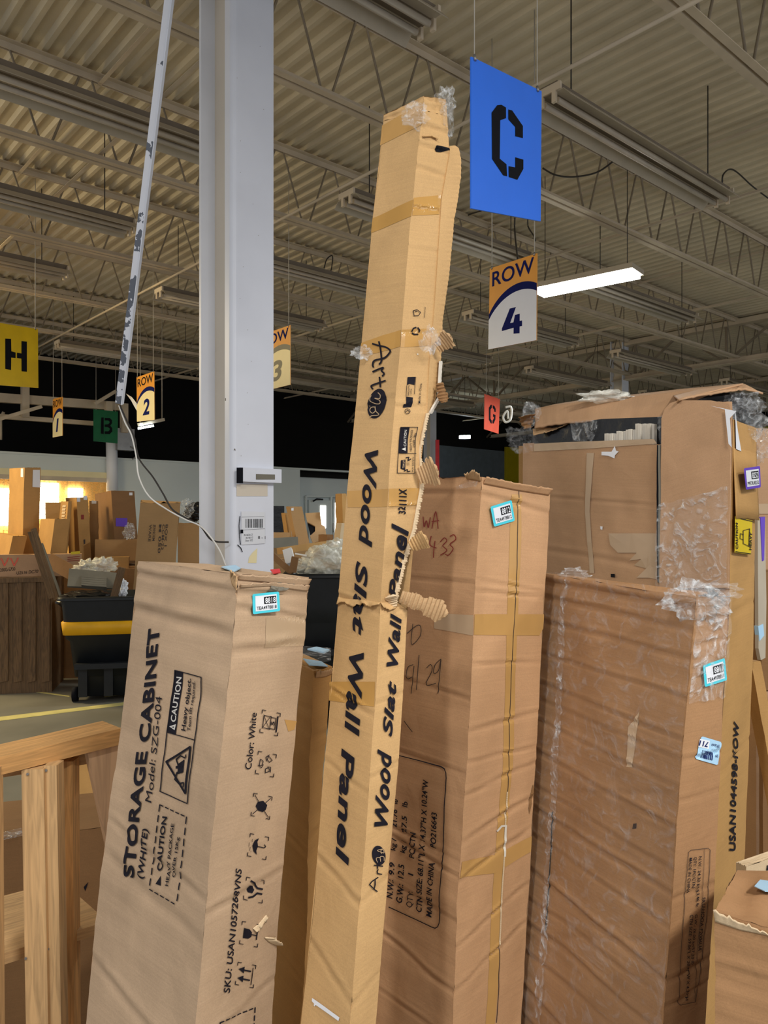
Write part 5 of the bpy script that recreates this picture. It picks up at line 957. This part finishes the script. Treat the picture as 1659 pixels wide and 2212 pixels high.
# crushed top with film
mb = MB(); tl = [at(828, 262, dA(250) + .086), at(914, 240, dA(214) + .0), at(966, 253, dA(214) + .048)]; tu = [at(829, 248, dA(250) + .088), at(916, 208, dA(214) + .004), at(963, 214, dA(214) + .05)]
vs = []; fs = []; N = 20
for k in range(2):
    for i in range(N + 1):
        for j in range(7): u = i / N; v_ = j / 6; p = tl[k].lerp(tl[k + 1], u).lerp(tu[k].lerp(tu[k + 1], u), v_); vs.append(p - FW * (.003 * math.sin(v_ * 12 + u) + .004 * nz(u * 5, v_ * 3, k)))
for k in range(2):
    for i in range(N):
        for j in range(6): b0 = k * (N + 1) * 7 + i * 7 + j; fs.append((b0, b0 + 7, b0 + 8, b0 + 1))
bq = tu[0] + tu[2] - tu[1]; e0 = len(vs); vs += [tu[0], tu[1], tu[2], bq, tl[0] + tl[2] - tl[1]]; vs += [tl[0], tl[2]]; fs += [(e0, e0 + 1, e0 + 2, e0 + 3), (e0 + 2, e0 + 3, e0 + 4, e0 + 6), (e0 + 3, e0, e0 + 5, e0 + 4)]
mb.add(vs, fs, 0, None, True); mb.build('crushed_top', M['cardA'], Au.root)
def filmblob(c, px, py, d, rx, rz, seed, label='crumpled clear film', m_='filmc', ry=.03):
    o = blob('clear_film', None, None, px, py, d, rx, ry, rz, m_, seed, .7, 22); off = c.root.location
    for v_ in o.data.vertices: v_.co = v_.co - off
    o.parent = c.root; o['label'] = label
filmblob(Au, 962, 226, 1.70, .018, .03, 1, 'crumpled film on the top right corner'); filmblob(Au, 896, 250, 1.64, .024, .022, 2, 'crumpled film below the top edge', ry=.01); filmblob(Au, 965, 262, 1.70, .012, .035, 5, 'film hanging from the top corner')
filmblob(Au, 783, 762, 1.62, .018, .012, 8, 'wrinkled tape end at the left edge', ry=.008); filmblob(Au, 930, 735, 1.57, .016, .02, 9, 'wrinkled tape over the right face', ry=.006)
Au.dec('torn_opening', M['black'], lambda mb: poly(mb, R, [a1(795, 600), a1(925, 620), a1(930, 640), a1(860, 655), a1(800, 655)], .0015)); flapstrip(Au, R, 'torn_lip', [a1(670, 508), a1(740, 515), a1(800, 520)], [a1(668, 520), a1(740, 508), a1(805, 545)], .005, 'cardA', 14, 2, .002)

# N: narrow ochre carton between
N_ = Carton('narrow_ochre_carton', 'narrow ochre carton squeezed between the cabinet carton and the tall carton', 'carton',
    edge([(600, 1418, 1.95), (560, 2212, 1.92)]), edge([(678, 1450, 1.72), (668, 1650, 1.715), (662, 2040, 1.70), (650, 2212, 1.69)]), edge([(717, 1440, 1.80), (699, 1650, 1.79), (682, 1950, 1.78), (668, 2212, 1.77)]), seed=160, amp=.003, mat_=M['cardY'], res=.03, jag=.006, eamp=.003, cl=mkcreases(5, 4, .002), cr=mkcreases(7, 5, .002), topdip=.01)
slabtop(N_, 'paper_label', 'lblue', [(655, 1424), (694, 1430), (708, 1440), (668, 1438)], .002, 'pale blue label on the top'); N_.dec('clear_film', M['filmc'], lambda mb: poly(mb, N_.TOP, [(605, 1416), (655, 1405), (715, 1410), (715, 1438), (680, 1448)], .012, maxlen=.02))
slabtop(N_, 'paper_label', 'lblue', [(664, 1404), (684, 1400), (712, 1406), (700, 1412)], .004, 'second pale blue label under film'); flapstrip(N_, N_.FR, 'crushed_corner', [(680, 1464), (700, 1462), (715, 1456)], [(676, 1450), (696, 1448), (717, 1444)], .008, 'inner', 20, 5, .006)

# Q: film wrapped carton 8811
Q_ = Carton('wrapped_carton', 'wide film-wrapped carton with cyan sticker 8811, in front of the big torn carton', 'carton',
    edge([(1160, 1236, 1.92), (1074, 2212, 1.89)]), edge([(1503, 1292, 1.50), (1488, 1466, 1.498), (1474, 1620, 1.495), (1460, 1835, 1.49), (1433, 2188, 1.48)]), edge([(1577, 1286, 1.575), (1573, 1310, 1.575), (1560, 1587, 1.565), (1548, 1835, 1.56), (1523, 2212, 1.55)]),
    seed=170, amp=.006, eamp=.003, mat_=M['cardQ'], jag=.006, res=.012,
    cl=[(.012, .014, .007, .006, .002), (.035, .04, .005, .005, .002), (.072, .076, .0035, .005, .004), (.12, .125, .004, .004, .005), (.165, .175, .0035, .004, .004), (.19, .2, .0022, .004, .003), (.22, .235, .0025, .004, .004), (.265, .285, .0035, .004, .004), (.315, .335, .0022, .004, .004), (.35, .365, .004, .005, .004), (.39, .405, .0022, .004, .004), (.435, .47, .0045, .006, .006), (.48, .49, .0022, .004, .01), (.515, .53, .004, .006, .015), (.555, .57, .0022, .004, .01), (.60, .65, .0045, .006, .006), (.645, .68, .003, .005, .006), (.7, .74, .004, .006, .008), (.76, .8, .004, .006, .008), (.16, .02, .002, .004, .004), (.34, .24, .0015, .004, .004), (.56, .42, .002, .004, .004)],
    cr=[(.03, .028, .004, .005, .002), (.06, .055, .002, .005, .002), (.1, .1, .0015, .004, .002), (.2, .2, .002, .004, .002), (.25, .25, .0015, .004, .002), (.37, .37, .002, .004, .002), (.47, .465, .0025, .005, .003), (.5, .495, .002, .004, .002), (.65, .64, .003, .006, .003), (.75, .74, .002, .005, .003)])
L, R = Q_.FL, Q_.FR; c7 = lambda x, y: (1100 + x / 2.968, 1250 + y / 2.968); c8 = lambda x, y: (1100 + x / 2.968, 1700 + y / 2.968)
sticker(Q_, R, [(1517, 1437), (1564, 1421), (1569, 1469), (1521, 1484)], 'cyan', '8811', 'TEA4978811', 'cyan-edged sticker numbered 8811')
o = Q_.dec('blue_label', M['lblue'], lambda mb: poly(mb, R, [(1512, 1592), (1515, 1590), (1555, 1602), (1557, 1606), (1548, 1650), (1544, 1651), (1502, 1639), (1500, 1634)], .0016), 'pale blue barcode label')
mb = MB(); poly(mb, R, [(1509, 1595), (1530, 1599), (1527, 1617), (1505, 1612)], .002, mi=1); text(mb, R, '711', (1527, 1602), (1509, 1598), (1524, 1613), .03, off=.0026); text(mb, R, '093644', (1551, 1608), (1534, 1604), (1549, 1614), off=.0026); text(mb, R, '09', (1548, 1629), (1542, 1628), (1547, 1635), off=.0026); r_ = random.Random(2); x = 0
while x < 24: w_ = r_.choice((.8, 1.2, 2)); poly(mb, R, [(1513 + x, 1619 + x * .22), (1513 + x + w_, 1619 + (x + w_) * .22), (1510 + x + w_, 1636 + (x + w_) * .22), (1510 + x, 1636 + x * .22)], .0024); x += w_ + r_.choice((.8, 1.3))
mb.build('label_print', [M['navy'], M['lab']], o)
Q_.dec('printed_frame', M['pen'], lambda mb: (stroke(mb, R, [c8(1145, 415), c8(1160, 402), c8(1275, 392), c8(1290, 405), c8(1285, 500), c8(1262, 870), c8(1225, 1180), c8(1190, 1375), c8(1085, 1390), c8(1070, 1375), c8(1085, 1150), c8(1120, 780)], 1.1, True), stroke(mb, R, [c8(1252, 395), c8(1235, 760), c8(1200, 1100), c8(1185, 1378)], .8)))
for s, p0, p1, pt in (('MADE IN CHINA', (1152, 452), (1135, 680), (1170, 452)), ('QTY: 1PC/CTN', (1182, 447), (1168, 642), (1200, 447)), ('N.W.: 24.30 kg/53.46 lb', (1215, 443), (1193, 765), (1233, 443)), ('SKU:HOOA-F2006UA', (1235, 705), (1213, 1052), (1256, 706)), ('G.W.: 26.00 kg/57.20 lb', (1187, 815), (1162, 1135), (1205, 816)), ('CTN SIZE: 59.06"L X 20.47"W X 4.33"H', (1155, 815), (1120, 1362), (1174, 816))):
    T(Q_, R, s, c8(*p0), c8(*p1), c8(*pt), bold=.01)
tp('clear_tape', Q_, L, [c7(400, 850), c7(560, 790), c7(840, 850), c7(760, 1200), c7(570, 1150), c7(420, 1110)], 'palet', .0012) if False else None
tp('clear_tape', Q_, L, [c7(840, 850), c7(790, 1210), c7(755, 1205), c7(770, 950)], 'palet', .0008)
Q_.dec('printed_mark', M['pen'], lambda mb: poly(mb, L, [c8(800, 235), c8(822, 232), c8(820, 265), c8(795, 268)], .001))
# stretch film around it: loose wrinkled shell plus gathered ropes
def shell(c, F, name, t0, t1, s0, s1, off, amp, m_, seed, n=(60, 26), label=None):
    mb = MB(); vs = []; fs = []; nv, nu = n
    for j in range(nv + 1):
        for i in range(nu + 1):
            a = s0 + (s1 - s0) * i / nu; b = t0 + (t1 - t0) * j / nv; b2 = b + .006 * nz(a * 6, j * .4, seed) * (1 if j in (0, nv) else 0)
            vs.append(F.P(a, b2, off + amp * (abs(nz(a * 5 + b * 9, b * 30, seed)) + .6 * abs(nz(a * 16, b * 60 + a * 20, seed + 4)))))
    for j in range(nv):
        for i in range(nu): k = j * (nu + 1) + i; fs.append((k, k + nu + 1, k + nu + 2, k + 1))
    mb.add(vs, fs, 0, None, True); o = mb.build(name, M[m_], c.root)
    if label: o['label'] = label
shell(Q_, L, 'stretch_film', -.005, .98, 0, 1, .003, .004, 'film', 3, (160, 40), 'clear stretch film over the wide face'); shell(Q_, R, 'stretch_film', -.005, .13, 0, 1.02, .003, .006, 'filmc', 5, (50, 16), 'crumpled film at the top corner')
shell(Q_, L, 'gathered_film', 0, .3, .0, .03, .004, .003, 'film', 6, (60, 4))
def rope(c, F, pts, w0, label, seed=0, m_='filmc'):
    mb = MB(); vs = []; fs = []; P = smooth_pts([Vector((*p, 0)) for p in pts], 14); n = len(P)
    for i, p in enumerate(P):
        a, b = F.st(p.x, p.y)
        for j in range(7): u = (j / 6 - .5) * w0 / F.W * (1 + .7 * nz(i * .35, seed)); vs.append(F.P(a + u, b, .004 + .006 * abs(nz(j * 1.3, i * .5, seed)) + .002))
    for i in range(n - 1):
        for j in range(6): k = i * 7 + j; fs.append((k, k + 1, k + 8, k + 7))
    mb.add(vs, fs, 0, None, False); o = mb.build('gathered_film', M[m_], c.root); o['label'] = label
rope(Q_, L, [c7(395, 10), c7(355, 170), c7(345, 450), c7(330, 700), c7(318, 950), c7(300, 1200), c7(290, 1480), c8(262, 400), c8(245, 740), c8(220, 1100), c8(195, 1500)], .022, 'bright gathered film band running down the face', 2)
Q_.dec('dark_seam', M['black'], lambda mb: stroke(mb, L, [c8(278, 160), c8(262, 420), c8(246, 760), c8(232, 920)], 2.2, off=.0018))
filmblob(Q_, 1497, 1297, 1.52, .05, .032, 12, 'crumpled clear film bunched at the top front corner', ry=.03); filmblob(Q_, 1560, 1275, 1.56, .032, .014, 13, 'film tail along the top right edge', ry=.02); filmblob(Q_, 1540, 1310, 1.535, .03, .03, 15, 'wrinkled film over the narrow face', ry=.01); filmblob(Q_, 1240, 1240, 1.86, .03, .012, 16, 'film knot on the top left edge', ry=.02)

# T: big torn carton
T_ = Carton('big_torn_carton', 'big torn carton with ripped lid and purple sticker 8252, at upper right', 'carton',
    edge([(1130, 958, 3.05), (1118, 1900, 3.05)]), edge([(1427, 960, 2.45), (1424, 1260, 2.45), (1415, 1900, 2.45)]), edge([(1583, 905, 2.30), (1574, 1350, 2.28), (1535, 1850, 2.25)]), seed=180, amp=.006, eamp=.002, mat_=M['cardT'], res=.03, open_top=True, jag=.004, cl=[(.1, .1, .002, .006, .004), (.2, .2, .002, .01, .004)], cr=[])
F3 = CFace(Edge(edge([(1583, 905, 2.30), (1574, 1350, 2.28), (1535, 1850, 2.25)]), 0, 1, .001), Edge(edge([(1634, 925, 2.55), (1627, 1400, 2.53), (1608, 1850, 2.5)]), 0, 2, .002), .003, 9, [(.29, .28, .004, .008, 0), (.52, .5, .004, .006, 0), (.22, .22, .002, .006, 0)])
def facemesh(F, nt=160, ns=10):
    vs = []; fs = []; uv = []
    for j in range(nt + 1):
        for i in range(ns + 1): a, b = i / ns, j / nt; vs.append(F.P(a, b)); uv.append((a * F.W, b * F.H))
    for j in range(nt):
        for i in range(ns): k = j * (ns + 1) + i; fs.append((k, k + ns + 1, k + ns + 2, k + 1))
    return vs, fs, uv
mb = MB(); v_, f_, u_ = facemesh(F3); mb.add(v_, f_, 0, u_, True)
bk = F3.B(0) + FW * .5 - RT * .25; b1_ = F3.B(0); mb.add([b1_, bk, Vector((bk.x, bk.y, 0)), F3.B(1)], [(0, 1, 2, 3)]); bl = T_.E[0](0) + FW * .1; mb.add([bk, bl, Vector((bl.x, bl.y, 0)), Vector((bk.x, bk.y, 0))], [(0, 1, 2, 3)])
mb.build('side_panel', M['cardY'], T_.root)
L, R = T_.FL, T_.FR; c6 = lambda x, y: (1100 + x / 2.968, 800 + y / 2.968)
flapstrip(T_, R, 'side_extension', [(1430, 958), (1500, 935), (1583, 907)], [(1436, 900), (1470, 868), (1583, 868)], .004, 'cardT', 24, 2, .004, 'upper part of the bright front panel')
mb = MB(); poly(mb, R, [(1429, 1270), (1433, 905), (1440, 885), (1452, 872), (1470, 866), (1540, 866), (1580, 874), (1584, 905), (1578, 1270)], .006, maxlen=.05); o = mb.build('front_panel', M['cardT'], T_.root); o['label'] = 'bright front panel rising to the lid'; md = o.modifiers.new('t', 'SOLIDIFY'); md.thickness = .005
T_.dec('dark_gap', M['black'], lambda mb: poly(mb, R, [c6(958, 480), c6(985, 480), c6(990, 900), c6(990, 1360), c6(962, 1360), c6(955, 800)], .008)); T_.dec('gap_edge', M['dull'], lambda mb: poly(mb, R, [c6(968, 480), c6(984, 480), c6(986, 1355), c6(972, 1355)], .010))
# dark opening under the lid with board ends
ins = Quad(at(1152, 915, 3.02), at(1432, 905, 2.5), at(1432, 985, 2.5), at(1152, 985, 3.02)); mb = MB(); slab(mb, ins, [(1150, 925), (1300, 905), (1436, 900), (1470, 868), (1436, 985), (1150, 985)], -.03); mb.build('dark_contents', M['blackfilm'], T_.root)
for i in range(16):
    x = 1311 + i * 6.8; yt_ = 937 - (i > 3) * 5 - (i > 6) * 4 - (i > 9) * 12 + (i % 2); mb = MB(); slab(mb, ins, [(x, yt_), (x + 5.8, yt_ - .6), (x + 5.8, 962), (x, 962)], .012 + .003 * (i % 3)); mb.build('board_end', M['whiteboard'], T_.root)
mb = MB(); slab(mb, ins, [(1240, 912), (1290, 908), (1290, 930), (1278, 955), (1246, 952)], .02); mb.build('torn_film', M['filmc'], T_.root)
# lid flap draped over
def lidmesh(name, outline_top, outline_bot, dt, db, m_, n=60, th=.006, wav=.01, seed=1, label=None):
    mb = MB(); vs = []; fs = []; uv = []; K = 8
    for i in range(n + 1):
        u = i / n; f = lambda O: (float(np.interp(u, np.linspace(0, 1, len(O)), [p[0] for p in O])), float(np.interp(u, np.linspace(0, 1, len(O)), [p[1] for p in O])))
        (x0, y0), (x1, y1) = f(outline_top), f(outline_bot); d0 = np.interp(u, [0, 1], dt); d1_ = np.interp(u, [0, 1], db)
        A = at(x0, y0, d0); B = at(x1, y1 + 2.5 * nz(u * 25, seed), d1_)
        for j in range(K + 1): v = j / K; vs.append(A.lerp(B, v) - FW * (.05 * math.sin(v * 1.57) * .4 + wav * nz(u * 5, v * 2, seed))); uv.append((v * .2, u * .8))
    for i in range(n):
        for j in range(K): k = i * (K + 1) + j; fs.append((k, k + K + 1, k + K + 2, k + 1))
    mb.add(vs, fs, 0, uv, True); o = mb.build(name, M[m_], T_.root); md = o.modifiers.new('t', 'SOLIDIFY'); md.thickness = th; md.offset = 1
    if label: o['label'] = label
lidmesh('lid_flap', [c6(165, 245), c6(300, 215), c6(520, 180), c6(820, 150), c6(1100, 120), c6(1400, 92), c6(1500, 83)], [c6(155, 372), c6(300, 345), c6(500, 328), c6(760, 320), c6(985, 322), c6(1010, 262), c6(1070, 190)], (3.1, 2.6), (2.98, 2.4), 'cardT', 90, seed=2, label='ripped lid flap folded over the front')
lidmesh('lid_top', [c6(1050, 160), c6(1200, 120), c6(1400, 92), c6(1510, 85), c6(1600, 140)], [c6(1070, 192), c6(1200, 162), c6(1350, 142), c6(1480, 120), c6(1610, 152)], (2.75, 2.75), (2.42, 2.5), 'cardT', 50, seed=5, label='lid edge lifting at the right corner')
lidmesh('lid_layer', [c6(150, 375), c6(300, 350), c6(400, 340)], [c6(148, 418), c6(260, 392), c6(350, 352)], (3.0, 2.9), (2.98, 2.88), 'inner', 20, .003, .02, 7, 'second torn layer under the lid')
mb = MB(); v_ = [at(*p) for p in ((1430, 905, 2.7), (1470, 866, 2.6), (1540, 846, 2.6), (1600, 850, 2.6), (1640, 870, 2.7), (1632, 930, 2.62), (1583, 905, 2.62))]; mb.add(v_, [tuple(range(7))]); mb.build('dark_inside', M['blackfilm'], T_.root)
curl(T_, 1140, 925, 3.0, (-.2, -1), .08, .05, 5, 'crumpled brown corner at the left end', 'cardD', 1.8); filmblob(T_, 1146, 895, 3.0, .03, .04, 30, 'pale film knot on the left corner'); filmblob(T_, 1128, 950, 3.0, .05, .045, 31, 'film hanging at the left corner', 'film'); filmblob(T_, 1310, 858, 2.85, .09, .018, 33, 'pale film lying on the lid', 'bag')
shell(T_, R, 'clear_film', .1, .24, .0, 1.0, .012, .016, 'filmc', 12, (40, 30), 'wrinkled film band across the front panel')
for i, pts in enumerate(([(1440, 895), (1445, 980), (1448, 1080), (1460, 1200)], [(1470, 960), (1500, 950), (1530, 955), (1560, 945)])): rope(T_, R, pts, .05, 'wrinkled film streak, %s' % ('upright' if i == 0 else 'level'), 40 + i, 'filmc')
tp('clear_tape', T_, R, [c6(1110, 415), c6(1400, 415), c6(1410, 470), c6(1395, 640), c6(1310, 860), c6(1290, 1040), c6(1180, 1010), c6(1270, 800), c6(1270, 510), c6(1110, 520)], 'palet', .0075)
mb = MB(); poly(mb, R, [(1543, 878), (1575, 886), (1583, 960), (1590, 968), (1586, 905), (1600, 890)], .02, maxlen=.06); o = mb.build('white_lining', M['lab'], T_.root); F3t = F3
mb = MB(); poly(mb, F3, [(1585, 885), (1600, 975), (1588, 970)], .004, maxlen=.1); mb.build('white_lining', M['lab'], T_.root)
filmblob(T_, 1612, 905, 2.5, .05, .06, 36, 'crumpled film over the right corner', ry=.05); filmblob(T_, 1640, 960, 2.6, .03, .05, 37, 'film bulging at the far right edge', ry=.05); filmblob(T_, 1600, 868, 2.5, .05, .025, 38, 'film on the lid corner', ry=.05)
flapstrip(T_, F3, 'loose_flap', [(1583, 968), (1608, 972), (1633, 980)], [(1581, 1120), (1606, 1120), (1631, 1124)], .012, 'cardY', 12, 4, .001, 'ochre flap carrying the purple sticker')
sticker(T_, F3, [(1590, 1012), (1626, 1007), (1628, 1053), (1595, 1058)], 'purple', '8252', 'PPE3IU8252', 'purple-edged sticker numbered 8252')
T_.root.children[-1]; 
for ch in T_.root.children:
    if ch.name.startswith('inventory_sticker'):
        for o in [ch]:
            o.location = F3.n * .02
yl_ = T_.dec('caution_label', M['lyel'], lambda mb: poly(mb, F3, [(1580, 1115), (1617, 1124), (1615, 1198), (1579, 1193)], .004), 'yellow caution heavy label'); yl_.location = F3.n * .006
mb = MB(); text(mb, F3, 'CAUTION', (1586, 1186), (1586, 1130), (1580.5, 1185), .03, off=.012); text(mb, F3, 'HEAVY', (1615, 1188), (1616, 1150), (1610.5, 1187), .03, off=.012); stroke(mb, F3, [(1598, 1146), (1598, 1174), (1610, 1180), (1611, 1142)], 1.2, True, off=.012); stroke(mb, F3, [(1598, 1155), (1592, 1152), (1591, 1163), (1598, 1166)], 1.2, off=.012); stroke(mb, F3, [(1581, 1117), (1616, 1126)], 1.4, off=.012); stroke(mb, F3, [(1580, 1191), (1614, 1196)], 1.4, off=.012); mb.build('label_print', M['ink'], yl_)
T(T_, F3, 'USAN1044598-KOW', (1587.5, 1838), (1594, 1563), (1573.5, 1837), bold=.03, off=.003)
T_.dec('clear_tape', M['palet'], lambda mb: poly(mb, L, [c6(160, 470), c6(500, 455), c6(930, 440), c6(950, 470), c6(540, 500), c6(160, 520)], .002, maxlen=.06)); T_.dec('clear_tape', M['palet'], lambda mb: poly(mb, L, [c6(500, 530), c6(545, 530), c6(520, 900), c6(545, 1300), c6(515, 1300), c6(490, 900)], .002, maxlen=.06))
T_.dec('scraped_patch', M['palet'], lambda mb: poly(mb, L, [c6(640, 1045), c6(950, 1045), c6(950, 1340), c6(900, 1330), c6(820, 1330), c6(880, 1270), c6(800, 1250), c6(850, 1210), c6(770, 1220), c6(820, 1170), c6(700, 1170), c6(650, 1120)], .0025, maxlen=.06), 'pale scraped patch with jagged edge')
T_.dec('white_paper_scrap', M['lab'], lambda mb: poly(mb, L, [c6(597, 522), c6(660, 522), c6(680, 485), c6(688, 515), c6(705, 520), c6(682, 545), c6(680, 565), c6(640, 548), c6(597, 545)], .004, maxlen=.06)); T_.dec('black_tape_square', M['black'], lambda mb: poly(mb, L, [c6(652, 1305), c6(680, 1305), c6(680, 1328), c6(652, 1326)], .004, maxlen=.06)); T_.dec('printed_mark', M['navy'], lambda mb: None) if False else None
T_.dec('bare_hole', M['lab'], lambda mb: poly(mb, L, [c6(588, 1000), c6(604, 1002), c6(602, 1022), c6(590, 1018)], .004, maxlen=.06))

# right-hand neighbours
u1 = prism('leaning_carton', 'light brown carton leaning at right, behind the big carton lower side', 'carton', 1600, 1622, 1643, 1430, 2.75, 20, lean=(.18, -.1), mat_=M['cardY'], seed=201, res=.05)
u2 = prism('taped_carton', 'brown carton with clear tape at the upper right frame edge', 'carton', 1560, 1634, 1760, 925, 3.3, 15, mat_=M['cardT'], seed=202, res=.05); u2.dec('clear_tape', M['palet'], lambda mb: poly(mb, u2.FR, [(1634, 1088), (1662, 1088), (1662, 1110), (1634, 1110)], .003, maxlen=.1))
mb = MB(); q = Quad(at(1628, 1120, 2.66), at(1648, 1120, 2.70), at(1650, 1425, 2.70), at(1632, 1425, 2.66)); slab(mb, q, [(1629, 1120), (1645, 1118), (1648, 1300), (1646, 1420), (1636, 1425), (1631, 1400)], .012); wp = tag(mb.build('upright_package', M['reflector']), 'slim white film-wrapped panel standing at the right, with small labels', 'panel')
mb = MB(); slab(mb, q, [(1634, 1118), (1644, 1116), (1642, 1210), (1638, 1212)], .014); mb.build('purple_label', M['purple'], wp)
mb = MB(); slab(mb, q, [(1629, 1352), (1640, 1347), (1642, 1372), (1632, 1384)], .014); mb.build('small_label', M['lblue'], wp)
prism('dark_brown_carton', 'dark brown carton at the right frame edge beside the white wrapped panel', 'carton', 1640, 1645, 1740, 1236, 3.0, 10, mat_=M['cardD'], seed=203, res=.05, ybot=1492)
prism('flat_carton', 'brown carton lying flat at the right frame edge with torn pale end', 'carton', 1636, 1641, 1740, 1494, 3.0, 14, mat_=M['cardT'], seed=204, res=.05, ybot=1590); prism('lower_flat_carton', 'shaded carton under the flat one at the right frame edge', 'carton', 1640, 1648, 1760, 1600, 3.0, 12, mat_=M['cardD'], seed=205, res=.05, zb=0)
# bottom right cartons
BR = Carton('open_corner_carton', 'brown carton at bottom right corner, its torn top carrying a blue label', 'carton',
    edge([(1592, 1880, 1.62), (1586, 2212, 1.62)]), edge([(1543, 1970, 1.30), (1545, 2212, 1.30)]), edge([(1800, 2040, 1.22), (1800, 2212, 1.22)]), seed=210, amp=.004, eamp=.003, mat_=M['cardQ'], jag=.01, res=.012, cl=[], cr=mkcreases(7, 9, .003), topdip=.008)
slabtop(BR, 'paper_label', 'lblue', [c8(1572, 640), c8(1610, 598), c8(1700, 612), c8(1690, 672), c8(1640, 672)], .0015, 'pale blue label on the torn top')
flapstrip(BR, BR.FR, 'torn_edge', [(1545, 1990), (1600, 2008), (1660, 2020), (1700, 2030)], [(1541, 1962), (1600, 1990), (1660, 2014), (1700, 2024)], .006, 'pale', 30, 5, .006, 'pale torn top edge')
TC = prism('torn_top_carton', 'pale torn carton top just above the bottom right carton', 'carton', 1590, 1612, 1760, 1872, 1.9, 30, mat_=M['pale'], seed=212, res=.03, ybot=1925, jag=.015); T(TC, TC.FR, 'MA', (1655, 1880), (1672, 1883), (1655, 1868), bold=.03)
